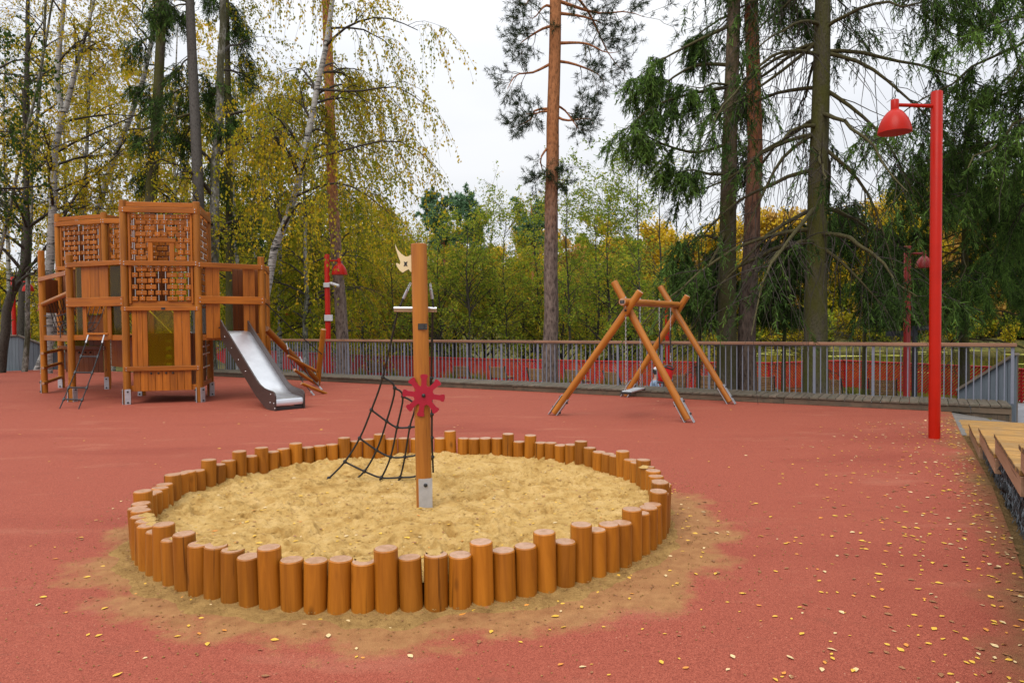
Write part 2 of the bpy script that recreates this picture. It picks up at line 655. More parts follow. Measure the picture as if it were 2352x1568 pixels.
def rubber_mat():
    t = NT('red_rubber_crumb')
    v = t.coord()
    gran = t.n("TexVoronoi")
    gran.inputs['Scale'].default_value = 190
    t.l(v, gran.inputs[0])
    sp = t.ramp(gran.outputs['Color'], [(0.0, (0.15, 0.032, 0.019)), (0.45, (0.265, 0.061, 0.037)), (0.93, (0.38, 0.102, 0.062)), (0.97, (0.46, 0.24, 0.15))])
    big = t.noise(v, 0.55, 5, 0.6)
    c = t.mix(t.ramp(big, [(0.35, (0, 0, 0)), (0.7, (0.45, 0.45, 0.45))]), sp, (0.29, 0.074, 0.043))
    # faded streaks and dust patches
    pt = t.noise(t.coord((0.5, 1.6, 1)), 1.3, 6, 0.62)
    c = t.mix(t.ramp(pt, [(0.57, (0, 0, 0)), (0.74, (0.42, 0.42, 0.42))]), c, (0.40, 0.17, 0.105))
    # a wetter, darker film in places
    wt = t.noise(t.coord((0.35, 0.9, 1)), 0.9, 4, 0.5)
    c = t.mix(t.ramp(wt, [(0.30, (0.4, 0.4, 0.4)), (0.46, (0, 0, 0))]), c, (0.19, 0.035, 0.022))
    # trodden dirt: small ragged scuffs
    sc = t.noise(t.coord((1.0, 1.5, 1)), 3.4, 8, 0.72)
    c = t.mix(t.ramp(sc, [(0.58, (0, 0, 0)), (0.72, (0.5, 0.5, 0.5))]), c, (0.15, 0.05, 0.03))
    # sand carried out of the pit: a stain round it, ragged by noise
    sep = t.n("SeparateXYZ")
    t.l(v, sep.inputs[0])
    dx = t.math('SUBTRACT', sep.outputs[0], SBX + 0.12)
    dy = t.math('SUBTRACT', sep.outputs[1], SBY - 0.06)
    d = t.math('SQRT', t.math('ADD', t.math('MULTIPLY', dx, dx), t.math('MULTIPLY', dy, dy)))
    # more sand at the near side and the two ends than at the far side
    side = t.math('MULTIPLY', dy, 0.02)
    d = t.math('ADD', d, side)
    rn = t.noise(v, 1.9, 7, 0.62)
    d = t.math('ADD', d, t.math('MULTIPLY', t.math('SUBTRACT', rn, 0.5), 1.1))
    mask = t.ramp(d, [(0.0, (1, 1, 1)), (0.55, (1, 1, 1)), (0.72, (0, 0, 0))])
    mr = t.n("MapRange")
    mr.inputs['From Min'].default_value = 2.16
    mr.inputs['From Max'].default_value = 2.66
    mr.inputs['To Min'].default_value = 1.0
    mr.inputs['To Max'].default_value = 0.0
    t.l(d, mr.inputs['Value'])
    fine = t.noise(v, 60, 3, 0.7)
    grit = t.math('ADD', t.math('MULTIPLY', t.noise(v, 5, 6, 0.7), 0.62), t.math('MULTIPLY', fine, 0.62))
    mk = t.math('MULTIPLY', t.math('SUBTRACT', t.math('MULTIPLY', mr.outputs[0], 1.75), grit), 1.7, True)
    mk = t.math('MULTIPLY', mk, 0.66)
    sandc = t.ramp(t.noise(v, 9, 6, 0.65), [(0.3, (0.215, 0.118, 0.038)), (0.7, (0.385, 0.232, 0.084))])
    c = t.mix(mk, c, sandc)
    # soil washed on along the timber terrace
    e0, e1 = G(2205, 985), G(2318, 1270)
    dr = nrm(e1 - e0)
    nx, ny = -dr[1], dr[0]
    if nx < 0: nx, ny = -nx, -ny
    s_ = t.math('ADD', t.math('MULTIPLY', t.math('SUBTRACT', sep.outputs[0], float(e0[0])), float(nx)),
                t.math('MULTIPLY', t.math('SUBTRACT', sep.outputs[1], float(e0[1])), float(ny)))
    s_ = t.math('ADD', s_, t.math('MULTIPLY', t.math('SUBTRACT', t.noise(v, 1.4, 6, 0.6), 0.56), 1.0))
    m2 = t.n("MapRange")
    m2.inputs['From Min'].default_value = -0.30
    m2.inputs['From Max'].default_value = 0.12
    t.l(s_, m2.inputs['Value'])
    c = t.mix(t.math('MULTIPLY', m2.outputs[0], t.math('ADD', fine, 0.42), True), c,
              t.ramp(t.noise(v, 14, 6, 0.7), [(0.3, (0.10, 0.06, 0.022)), (0.7, (0.235, 0.14, 0.055))]))
    h = t.math('ADD', gran.outputs['Distance'], t.math('MULTIPLY', t.noise(v, 420, 2), 0.6))
    return t.bsdf(c, 0.8, 0, 0.18, bump=h, bs=0.55, bd=0.006)


M['rubber'] = rubber_mat()


def sand_mat():
    t = NT('damp_yellow_sand')
    v = t.coord()
    n1 = t.noise(v, 5.5, 8, 0.68)
    n2 = t.noise(v, 240, 2, 0.6)
    c = t.ramp(n1, [(0.32, (0.30, 0.165, 0.04)), (0.5, (0.50, 0.325, 0.112)), (0.68, (0.61, 0.42, 0.175))])
    c = t.mix(t.ramp(n2, [(0.35, (0.4, 0.4, 0.4)), (0.6, (0, 0, 0))]), c, (0.36, 0.20, 0.058))
    h = t.math('ADD', t.noise(v, 24, 7, 0.72), t.math('MULTIPLY', n2, 0.12))
    return t.bsdf(c, 0.9, 0, 0.15, bump=h, bs=0.9, bd=0.03)


M['sand'] = sand_mat()


def ground_mat(name, stops, scale=1.2, bs=0.6):
    t = NT(name)
    v = t.coord()
    n1 = t.noise(v, scale, 8, 0.68)
    return t.bsdf(t.ramp(n1, stops), 0.95, 0, 0.1, bump=t.noise(v, 14, 6, 0.7), bs=bs, bd=0.05)


M['forest'] = ground_mat('leafy_forest_floor', [(0.3, (0.035, 0.033, 0.014)), (0.5, (0.085, 0.085, 0.028)), (0.68, (0.20, 0.13, 0.03))])
M['soil'] = ground_mat('sandy_soil', [(0.3, (0.10, 0.062, 0.024)), (0.7, (0.24, 0.145, 0.06))], 6, 0.9)
M['paving'] = ground_mat('grey_paving', [(0.3, (0.26, 0.26, 0.28)), (0.7, (0.37, 0.37, 0.39))], 3, 0.1)
M['asphalt'] = ground_mat('worn_grey_path', [(0.3, (0.115, 0.105, 0.095)), (0.7, (0.19, 0.175, 0.16))], 3, 0.3)


def water_mat():
    t = NT('pond_water')
    v = t.coord((0.35, 1.2, 1))
    h = t.noise(v, 1.3, 4, 0.6)
    return t.bsdf((0.055, 0.05, 0.014), 0.06, 0, 0.5, bump=h, bs=0.03, bd=0.03)


M['water'] = water_mat()


def bark(name, stops, scale=(6, 6, 1.6), bs=0.8, up=None, moss=None, bands=None):
    """plates of bark; up = (z0, z1, colour) bark of another colour high on the tree"""
    t = NT(name)
    v = t.coord(scale)
    vo = t.n("TexVoronoi")
    vo.inputs['Scale'].default_value = 1.6
    nv = t.n("VectorMath", _operation='ADD')
    nn = t.n("TexNoise")
    nn.inputs['Scale'].default_value = 2.0
    t.l(v, nn.inputs[0]); t.l(v, nv.inputs[0]); t.l(nn.outputs['Color'], nv.inputs[1])
    t.l(nv.outputs[0], vo.inputs[0])
    n1 = t.noise(v, 2.6, 6, 0.7)
    f = t.math('ADD', t.math('MULTIPLY', vo.outputs['Distance'], 0.55), t.math('MULTIPLY', n1, 0.6))
    c = t.ramp(f, stops)
    wpos = t.n("NewGeometry").outputs['Position']
    sep = t.n("SeparateXYZ")
    t.l(wpos, sep.inputs[0])
    if up:
        mr = t.n("MapRange")
        mr.inputs['From Min'].default_value = up[0]
        mr.inputs['From Max'].default_value = up[1]
        t.l(t.math('ADD', sep.outputs[2], t.math('MULTIPLY', n1, 3.0)), mr.inputs['Value'])
        oc = t.ramp(f, [(0.35, tuple(x * 0.5 for x in up[2])), (0.65, up[2])])
        c = t.mix(mr.outputs[0], c, oc)
    if moss:
        mm = t.noise(t.coord((1.5, 1.5, 0.7)), 1.6, 6, 0.7)
        c = t.mix(t.ramp(mm, [(0.36, (0, 0, 0)), (0.56, (0.9, 0.9, 0.9))]), c, moss)
    if bands:
        bn = t.noise(t.coord((2.2, 2.2, 13)), 1.0, 4, 0.75, 0.6)
        c = t.mix(t.ramp(bn, [(0.52, (0, 0, 0)), (0.6, (1, 1, 1))]), c, bands)
    return t.bsdf(c, 0.9, 0, 0.2, bump=f, bs=bs, bd=0.03)


M['bark_pine'] = bark('pine_bark', [(0.3, (0.035, 0.024, 0.019)), (0.55, (0.12, 0.085, 0.07)), (0.8, (0.19, 0.14, 0.115))], (9, 9, 3.4), up=(5.2, 8.0, (0.36, 0.15, 0.062)))
M['bark_pine_low'] = bark('old_pine_bark', [(0.3, (0.028, 0.02, 0.016)), (0.55, (0.085, 0.06, 0.048)), (0.8, (0.14, 0.10, 0.08))], (9, 9, 3.4), up=(4.6, 8.6, (0.34, 0.125, 0.055)))
M['bark_brown'] = bark('brown_spruce_bark', [(0.3, (0.035, 0.027, 0.02)), (0.6, (0.085, 0.068, 0.05))], (13, 13, 6), 0.8, up=(5.0, 9.0, (0.21, 0.14, 0.105)), moss=(0.05, 0.048, 0.014))
M['bark_spruce'] = bark('spruce_bark', [(0.3, (0.045, 0.04, 0.036)), (0.6, (0.10, 0.092, 0.084))], (15, 15, 8), 0.6)
M['bark_moss'] = bark('mossy_spruce_bark', [(0.3, (0.034, 0.028, 0.02)), (0.6, (0.085, 0.072, 0.055))], (15, 15, 8), 0.8, moss=(0.068, 0.068, 0.013))
M['bark_limb'] = bark('mossy_limb_bark', [(0.3, (0.032, 0.028, 0.014)), (0.6, (0.075, 0.066, 0.028))], (15, 15, 8), 0.3)
M['bark_birch'] = bark('birch_bark', [(0.2, (0.20, 0.19, 0.175)), (0.6, (0.37, 0.36, 0.34))], (5, 5, 9), 0.3, bands=(0.02, 0.018, 0.016))
M['bark_birch_old'] = bark('old_birch_bark', [(0.3, (0.06, 0.055, 0.05)), (0.5, (0.20, 0.19, 0.17)), (0.75, (0.44, 0.43, 0.40))], (8, 8, 5), 0.5, moss=(0.05, 0.05, 0.02))
M['bark_dark'] = bark('dark_alder_bark', [(0.3, (0.022, 0.019, 0.015)), (0.6, (0.06, 0.052, 0.042))], (12, 12, 6), 0.4)
M['twig'] = plain('twig_bark', (0.035, 0.027, 0.02), 0.9)


def leaf_mat(name, stops, trans=0.5):
    t = NT(name)
    at = t.n("Attribute")
    at.attribute_name = 'tint'
    c = t.ramp(at.outputs['Fac'], stops)
    d = t.n("BsdfDiffuse")
    tr = t.n("BsdfTranslucent")
    t.l(c, d.inputs[0]); t.l(c, tr.inputs[0])
    m_ = t.n("MixShader")
    m_.inputs[0].default_value = trans
    t.l(d.outputs[0], m_.inputs[1]); t.l(tr.outputs[0], m_.inputs[2])
    t.l(m_.outputs[0], t.out.inputs[0])
    return t.m


M['lf_birch'] = leaf_mat('birch_leaves', [(0.0, (0.16, 0.185, 0.016)), (0.35, (0.33, 0.315, 0.022)), (0.7, (0.56, 0.42, 0.026)), (1.0, (0.66, 0.42, 0.03))])
M['lf_green_birch'] = leaf_mat('greenish_birch_leaves', [(0.0, (0.11, 0.155, 0.016)), (0.45, (0.26, 0.275, 0.02)), (0.8, (0.47, 0.37, 0.024)), (1.0, (0.60, 0.40, 0.025))])
M['lf_alder'] = leaf_mat('alder_leaves', [(0.0, (0.12, 0.20, 0.024)), (0.5, (0.27, 0.34, 0.036)), (0.85, (0.47, 0.44, 0.045)), (1.0, (0.60, 0.40, 0.045))])
M['lf_gold'] = leaf_mat('golden_leaves', [(0.0, (0.40, 0.28, 0.02)), (0.5, (0.62, 0.43, 0.03)), (1.0, (0.74, 0.53, 0.07))])
M['lf_pale'] = leaf_mat('pale_russet_leaves', [(0.0, (0.34, 0.24, 0.07)), (0.5, (0.54, 0.34, 0.085)), (1.0, (0.60, 0.38, 0.10))])
M['lf_dark'] = leaf_mat('dark_green_leaves', [(0.0, (0.022, 0.05, 0.012)), (0.6, (0.055, 0.10, 0.02)), (1.0, (0.14, 0.15, 0.02))])
M['needle'] = leaf_mat('spruce_needles', [(0.0, (0.018, 0.032, 0.010)), (0.5, (0.045, 0.085, 0.022)), (1.0, (0.13, 0.225, 0.045))], 0.2)
M['needle_pine'] = leaf_mat('pine_needles', [(0.0, (0.018, 0.030, 0.016)), (1.0, (0.055, 0.085, 0.045))], 0.15)
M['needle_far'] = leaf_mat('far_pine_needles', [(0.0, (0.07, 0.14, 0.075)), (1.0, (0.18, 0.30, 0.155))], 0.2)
M['grass'] = leaf_mat('grass_blades', [(0.0, (0.06, 0.10, 0.015)), (0.6, (0.16, 0.19, 0.03)), (1.0, (0.40, 0.34, 0.10))], 0.3)
M['lily'] = leaf_mat('floating_leaves', [(0.0, (0.20, 0.20, 0.035)), (1.0, (0.36, 0.34, 0.10))], 0.0)
LITTER = [plain('fallen_yellow_leaf', (0.62, 0.36, 0.035), 0.6, var=0.25), plain('fallen_pale_leaf', (0.60, 0.44, 0.22), 0.6, var=0.25),
          plain('fallen_brown_leaf', (0.24, 0.10, 0.035), 0.6, var=0.3), plain('fallen_orange_leaf', (0.58, 0.22, 0.03), 0.6, var=0.25)]
WOODM = [M['log'], M['log_end']]
SWINGM = [M['log2'], M['log_end']]
# ------------------------------------------------------------------ setting: ground, rubber, sand, boardwalk, pond
DA = V3(-9.45, 21.98, 0)                     # boardwalk front edge, from far left to near right
DB = V3(7.54, 11.96, 0)
DU = nrm(DB - DA)                            # along the boardwalk
DN = V3(-DU[1], DU[0], 0)                    # away from the playground
if DN[1] < 0: DN = -DN
Z_TERR, Z_WATER = -1.12, -1.75


def on_deck(px, off=0.0):
    """distance along the boardwalk line (shifted by off) seen at pixel column px"""
    d = ray(px, 800)
    A = DA + DN * off
    # EYE + d*t = A + DU*s  in plan
    m = np.array([[d[0], -DU[0]], [d[1], -DU[1]]])
    t, s = np.linalg.solve(m, (A - EYE)[:2])
    return s


S_END = on_deck(2330)
S_BEG = on_deck(318)


def ddist(x, y):
    return (x - DA[0]) * DN[0] + (y - DA[1]) * DN[1]


def ground_h(x, y):
    d = ddist(x, y)
    s = (x - DA[0]) * DU[0] + (y - DA[1]) * DU[1]
    h = np.full_like(x, -0.06)
    low = np.clip((d - 0.95) / 0.5, 0, 1) * np.clip((s + 27) / 4, 0, 1)
    h = h + low * (Z_TERR - 0.03 + 0.06)
    shore = np.clip((d - 14.5) / 4.0, 0, 1) * np.clip((s + 12) / 8, 0, 1)
    h = h - shore * 1.2
    far = np.clip((d - 72) / 14, 0, 1)
    h = h + far * 2.2 * np.clip((s - 0) / 10, 0, 1)
    h = h + np.clip((d - 88) / 90, 0, 1) * 9
    h = h + (fbm(x * 0.22 + 60, y * 0.22 + 60, 4, 3) - 0.5) * 0.35 * np.clip((d - 4) / 10, 0, 1)
    east = np.clip((x - 7.5 - (12 - y) * -0.45) / 3, 0, 1) * np.clip(-d / 1.0, 0, 1)
    h = h - east * 0.5
    pit = np.clip((s - S_END - 0.02) / 0.15, 0, 1) * np.clip((d + 0.35) / 0.2, 0, 1) * np.clip((3.5 - d) / 0.5, 0, 1)
    return np.where(pit > 0.01, np.minimum(h, h * (1 - pit) + pit * -1.5), h)


def ground_sheet():
    u = np.linspace(-1, 1, 260)
    g = np.sinh(u * 4.4) / math.sinh(4.4)
    X, Y = np.meshgrid(g * 480, g * 480 + 26)
    Z = ground_h(X, Y)
    n = len(u)
    idx = np.arange(n * n).reshape(n, n)
    q = np.stack([idx[:-1, :-1], idx[:-1, 1:], idx[1:, 1:], idx[1:, :-1]], -1).reshape(-1, 4)
    o = link('ground', qmesh('ground', np.stack([X, Y, Z], -1).reshape(-1, 3), q, M['forest'], smooth=True))
    tag(o, kind='structure')


ground_sheet()


def flat(name, pts, mat, kind='structure'):
    m = MB().add(pts, [tuple(range(len(pts)))])
    o = link(name, m.mesh(name, mat, None))
    return tag(o, kind=kind)


# right edge of the rubber, then the pale path that slopes away beside the boardwalk end
EDGE = [G(2185, 945.6), G(2209, 998), G(2234, 1036), G(2278, 1112), G(2326, 1240), G(2400, 1480)]
e_dir = nrm(EDGE[-1] - EDGE[1])
EDGE.append(EDGE[-1] + e_dir * 6)
rub = [DA + DU * -9.0 + V3(0, 0, 0), DA] + [DB] + [V3(p[0], p[1], 0) for p in EDGE] + [V3(-22, -6, 0), V3(-24, 20, 0)]
flat('rubber_surface', [tuple(p) for p in rub], M['rubber'])
pth = [tuple(EDGE[0] + V3(0, 0.0, -0.008)), tuple(EDGE[1] + V3(0, 0, -0.008)), tuple(G(2300, 1000, -0.1)), (12.5, 6.6, -0.55), (13.5, 9.4, -0.62),
       tuple(DA + DU * (S_END + 0.25) + V3(0, 0, -0.16)), tuple(DB + V3(0, 0, -0.008))]
flat('sloping_path', pth, M['asphalt'])
soil = [tuple(p + V3(0, 0, -0.012)) for p in EDGE[1:]] + [(9, -9, -0.012), (11, 2, -0.012), tuple(G(2330, 1010, -0.06))]
flat('soil_strip', soil, M['soil'])


# ---- terrace below the boardwalk, pond with floating leaves
def dpt(s, d, z):
    p = DA + DU * s + DN * d
    return (p[0], p[1], z)


flat('lower_terrace', [dpt(-12, 1.2, Z_TERR), dpt(34, 1.2, Z_TERR), dpt(34, 14.2, Z_TERR), dpt(-12, 14.2, Z_TERR)], M['paving'])
flat('pond', [dpt(-14, 15, Z_WATER), dpt(220, 15, Z_WATER), dpt(220, 84, Z_WATER), dpt(-14, 84, Z_WATER)], M['water'])
lil_v, lil_q, lil_t = [], [], []
for k in range(900):
    row = RNG.choice([0, 1, 2, 3, 4])
    s = RNG.uniform(5, 120)
    d = [76, 66, 58, 47, 36][row] + RNG.normal(0, [3.5, 2, 1.5, 1.0, .8][row])
    if fbm(np.array([s * 0.12]), np.array([d * 0.4 + row * 7]), 2, 11)[0] < [0.38, 0.5, 0.55, 0.58, 0.62][row]: continue
    r = RNG.uniform(0.3, 1.5)
    c = np.array(dpt(s, d, Z_WATER + 0.012 + 0.003 * RNG.random()))
    b = len(lil_v)
    th = np.sort(RNG.uniform(0, 2 * np.pi, 4))
    lil_v += [tuple(c + DU * (r * 1.6 * math.cos(t)) + DN * (r * math.sin(t))) for t in th]
    lil_q.append((b, b + 1, b + 2, b + 3))
    lil_t += [RNG.random()] * 4
tag(link('floating_leaves', qmesh('floating_leaves', np.array(lil_v), np.array(lil_q), M['lily'], np.array(lil_t))), kind='stuff')


# ---- sand in the pit: humps, footprints, heaped against the near-left logs
_fr = np.random.default_rng(4)
PRINTS = [(SBX + r * math.cos(a), SBY + r * math.sin(a), _fr.uniform(0, 6.28), _fr.uniform(0.7, 1.15)) for r, a in zip(1.9 * np.sqrt(_fr.random(85)), _fr.uniform(0, 6.28, 85))]


def footprints(x, y):
    h = np.zeros_like(x)
    for px_, py_, a, k in PRINTS:
        u = ((x - px_) * math.cos(a) + (y - py_) * math.sin(a)) / (0.115 * k)
        v = (-(x - px_) * math.sin(a) + (y - py_) * math.cos(a)) / (0.048 * k)
        q = u * u + v * v
        h = h - 0.026 * np.exp(-q ** 2 * 0.8) + 0.014 * np.exp(-((np.sqrt(q) - 1.45) / 0.35) ** 2) * (1 + 0.6 * np.sign(u) * np.minimum(1, abs(u)))
    return h


def sand_h(x, y):
    dx, dy = x - SBX, y - SBY
    r = np.hypot(dx, dy) / SBR
    h = 0.065 + 0.05 * r ** 3 + 0.035 * (fbm(x * 2.2 + 40, y * 2.2 + 40, 3, 21) - 0.5)
    a = np.arctan2(dy, dx)
    near = np.exp(-((a + 2.05) / 0.42) ** 2)
    h = h + near * np.clip((r - 0.72) / 0.28, 0, 1) ** 1.5 * 0.17
    h = h + 0.03 * np.clip((r - 0.8) / 0.2, 0, 1) * fbm(x * 5 + 9, y * 5 + 9, 3, 5)
    tr = fbm(x * 7 + 30, y * 9 + 80, 5, 41)
    h = h + 0.085 * (tr - 0.5)
    # crumbs and heel marks: sharp-edged little dents between smooth patches
    cr_ = fbm(x * 12 + 50, y * 15 + 10, 4, 61)
    pat = np.clip((fbm(x * 3.1 + 70, y * 3.7 + 20, 3, 63) - 0.42) * 5, 0, 1)
    h = h + pat * (0.05 * (np.abs(cr_ - 0.5) * 2) ** 0.7 + 0.035 * (fbm(x * 30 + 5, y * 38 + 8, 3, 67) - 0.5)) - 0.02 * pat
    return h + footprints(x, y)


def sand_sheet():
    n = 420
    u = np.linspace(-1, 1, n)
    X, Y = np.meshgrid(u, u)
    # square -> disc
    Xd = X * np.sqrt(1 - Y * Y / 2) * 2.03 + SBX
    Yd = Y * np.sqrt(1 - X * X / 2) * 2.03 + SBY
    Z = sand_h(Xd, Yd)
    idx = np.arange(n * n).reshape(n, n)
    q = np.stack([idx[:-1, :-1], idx[:-1, 1:], idx[1:, 1:], idx[1:, :-1]], -1).reshape(-1, 4)
    tag(link('sand', qmesh('sand', np.stack([Xd, Yd, Z], -1).reshape(-1, 3), q, M['sand'], smooth=True)), kind='structure')
    # low drift of sand against the outer foot of the logs
    na, nr = 420, 14
    A, R_ = np.meshgrid(np.linspace(0, 2 * np.pi, na), np.linspace(0, 1, nr))
    wob = -0.02 + 0.26 * fbm(np.cos(A) * 9 + 20, np.sin(A) * 9 + 20, 4, 71) * (0.75 - 0.3 * np.sin(A))
    rr = 2.04 + R_ * (0.08 + wob)
    Xr, Yr = SBX + rr * np.cos(A), SBY + rr * np.sin(A)
    Zr = 0.004 + (1 - R_) ** 1.4 * 0.024 * (0.4 + fbm(Xr * 9 + 30, Yr * 9 + 30, 4, 81)) + 0.016 * (1 - R_) * (fbm(Xr * 26, Yr * 26 + 90, 3, 83) - 0.3)
    Zr[-1] = -0.004
    idx = np.arange(na * nr).reshape(nr, na)
    q = np.stack([idx[:-1, :-1], idx[1:, :-1], idx[1:, 1:], idx[:-1, 1:]], -1).reshape(-1, 4)
    tag(link('spilled_sand', qmesh('spilled_sand', np.stack([Xr, Yr, Zr], -1).reshape(-1, 3), q, M['soil_sand'], smooth=True)), kind='structure')


def soil_sand():
    t = NT('trodden_sand')
    v = t.coord()
    n1 = t.noise(v, 9, 8, 0.7)
    return t.bsdf(t.ramp(n1, [(0.3, (0.22, 0.122, 0.04)), (0.7, (0.43, 0.262, 0.092))]), 0.95, 0, 0.1, bump=t.noise(v, 30, 6, 0.75), bs=0.9, bd=0.03)


M['soil_sand'] = soil_sand()
sand_sheet()

# ---- boardwalk: cross planks over a fascia
bw = link('boardwalk', None, Matrix.Translation(Vector(dpt(S_BEG, 0, 0))))
tag(bw, kind='structure')
PW = 0.148
s = S_BEG
k = 0
while s + PW <= S_END + 0.01:
    p0 = np.array(dpt(s + PW / 2, -0.03, 0.128 + RNG.normal(0, 0.0015)))
    p1 = np.array(dpt(s + PW / 2, 0.93, 0.128 + RNG.normal(0, 0.0015)))
    beam('plank', p0, p1, PW - 0.008, 0.04, M['deck'], bw, wdir=DU, ch=0.005)
    s += PW
    k += 1
S_LAST = s
s = S_BEG
while s < S_LAST - 0.05:
    L = min(3.0, S_LAST - s)
    beam('fascia_board', dpt(s + 0.003, 0.012, 0.053), dpt(s + L - 0.003, 0.012, 0.053), 0.106, 0.04, M['fascia'], bw, wdir=V3(0, 0, 1))
    s += L
# the fascia is deeper where the path falls away, and closes the end
mb = MB()
e = S_LAST
a_ = (DB - DA) @ DU
mb.prism([dpt(a_ + 0.1, 0.014, -0.004), dpt(e, 0.014, -0.004), dpt(e, 0.014, -0.20), dpt(a_ + 0.5, 0.014, -0.09)], DN * 0.04)
mb.obj('lower_fascia_board', M['fascia'], bw, None)
beam('end_fascia_board', dpt(e - 0.018, 0.0, -0.055), dpt(e - 0.018, 0.92, -0.055), 0.32, 0.036, M['fascia'], bw, wdir=V3(0, 0, 1))

# ---- railing on the boardwalk
FO = 0.78
rl = thing('railing', dpt(S_BEG, FO, 0.15), 'long grey picket railing with a brown wooden handrail along the boardwalk edge', 'railing')
sp = (on_deck(2005.6, FO) - on_deck(1745, FO)) / 2
s0 = on_deck(1745, FO)
sE = on_deck(2326, FO)
nl = int((s0 - on_deck(330, FO)) / sp)
posts = [s0 + (i - nl) * sp for i in range(nl + 1)]
while posts[-1] + sp < sE - 0.35: posts.append(posts[-1] + sp)
posts.append(sE)
ZT = 1.165
for i, s in enumerate(posts):
    beam('post', dpt(s, FO, 0.1), dpt(s, FO, ZT - 0.065), 0.05, 0.022, M['grey_paint'], rl, wdir=DU, ch=0.003)
    if i:
        a, b = posts[i - 1], s
        n = max(2, int(round((b - a) / (sp / 9))))
        for j in range(1, n):
            t = a + (b - a) * j / n
            beam('picket', dpt(t, FO + 0.012, 0.135), dpt(t, FO + 0.012, ZT - 0.07), 0.018, 0.018, M['grey_paint'], rl, wdir=DU, ch=0.0)
        beam('rail_bar', dpt(a + 0.027, FO, ZT - 0.073), dpt(b - 0.027, FO, ZT - 0.073), 0.010, 0.04, M['grey_paint'], rl, wdir=V3(0, 0, 1), ch=0.0)
s = posts[0] - 0.1
seg = [s]
while seg[-1] + 3.4 < posts[-1]: seg.append(seg[-1] + sp * 3)
seg.append(posts[-1] + 0.06)
for a, b in zip(seg[:-1], seg[1:]):
    beam('handrail', dpt(a + 0.002, FO, ZT - 0.032), dpt(b - 0.002, FO, ZT - 0.032), 0.062, 0.10, M['rail'], rl, wdir=V3(0, 0, 1), ch=0.008)


# ---- clad walls with a sloping timber cap
def clad_wall(name, pts, zb, label, mat=M['clad']):
    """pts = [(x, y, ztop)...] in plan order"""
    t = thing(name, (pts[0][0], pts[0][1], zb), label, 'wall')
    for (a, b) in zip(pts[:-1], pts[1:]):
        a, b = np.array(a, float), np.array(b, float)
        h = b - a
        L = np.linalg.norm(h[:2])
        n = max(1, int(L / 0.14))
        d2 = V3(h[0], h[1], 0) / L
        nn = V3(-d2[1], d2[0], 0)
        for i in range(n):
            q0, q1 = a + h * (i + 0.03) / n, a + h * (i + 0.97) / n
            mb = MB()
            mb.prism([(q0[0], q0[1], zb), (q1[0], q1[1], zb), tuple(q1), tuple(q0)], nn * 0.03)
            o = mb.obj('board', mat, t, None)
        back = a + nn * 0.03, b + nn * 0.03
        mb = MB().prism([(back[0][0], back[0][1], zb), (back[1][0], back[1][1], zb), tuple(back[1] - V3(0, 0, .01)), tuple(back[0] - V3(0, 0, .01))], nn * 0.05)
        mb.obj('wall_core', M['clad_cap'], t, None)
        beam('cap', a + nn * 0.03 + V3(0, 0, 0.03), b + nn * 0.03 + V3(0, 0, 0.03), 0.05, 0.20, M['clad_cap'], t, wdir=V3(0, 0, 1))
    return t


YW = 25.8
wl = [P(-160, 776, YW + 0.6), P(42, 772, YW), P(110, 797, YW + 0.3), P(190, 829, YW + 0.8)]
clad_wall('clad_wall', [tuple(p) for p in wl], -0.06, 'grey vertical-board wall with sloping timber cap left of the play tower')
wr = [P(2199, 899, 14.5), P(2335, 816, 13.6), P(2500, 700, 13.0)]
wr = wr[:2]
clad_wall('stair_parapet', [tuple(p) for p in wr], -0.9, 'grey clad stair parapet with sloping cap behind the right end of the railing')
# ---- pale steps beyond the boardwalk end
st = thing('concrete_steps', (9.5, 13, -1.1), 'pale concrete steps going down past the right end of the boardwalk', 'steps')
for i in range(5):
    p0 = np.array(dpt(S_LAST + 0.06, 0.0 + i * 0.42, 0)) + V3(0, 0, -0.34 - 0.16 * i)
    p1 = p0 + DU * 3.4
    beam('step', p0, p1, 0.40, 0.155, M['concrete'], st, wdir=DN, ch=0.008)
# ------------------------------------------------------------------ sandpit ring of logs
NLOG = 96
box = thing('sandpit', (SBX, SBY, 0), 'round sandpit edged with upright stained logs of uneven height around yellow sand', 'sandpit')
hs = [0.295] * NLOG
TALL = [(363, 1195), (420, 1222), (623, 1255), (898, 1268), (1126, 1251), (1267, 1229), (1346, 1212), (1458, 1173), (1517, 1123), (1501, 1090),
        (1024, 995), (1159, 995), (1214, 998), (1336, 1015), (1431, 1046), (1470, 1058), (405, 1090), (351, 1130), (474, 1068), (547, 1040), (598, 1025), (677, 1010), (791, 998), (877, 995)]
lpos = [(SBX + SBR * math.cos(2 * math.pi * i / NLOG), SBY + SBR * math.sin(2 * math.pi * i / NLOG)) for i in range(NLOG)]
for (px, py) in TALL:
    e = [math.hypot(proj((x, y, 0.4))[0] - px, proj((x, y, 0.4))[1] - py) for x, y in lpos]
    hs[int(np.argmin(e))] = 0.355
for i, (x, y) in enumerate(lpos):
    h = hs[i] + RNG.normal(0, 0.006)
    if hs[i] < 0.35: h += 0.018 * max(0, math.sin(i * 0.7)) - 0.004
    r = 0.0668 * (1 + RNG.normal(0, 0.010))
    tl = RNG.normal(0, 0.006, 2)
    h = round(h, 2)
    hs[i] = h
    o = log('log', (x, y, -0.06), (x + tl[0], y + tl[1], h), round(r, 3), WOODM, box, n=24, ch=0.006)
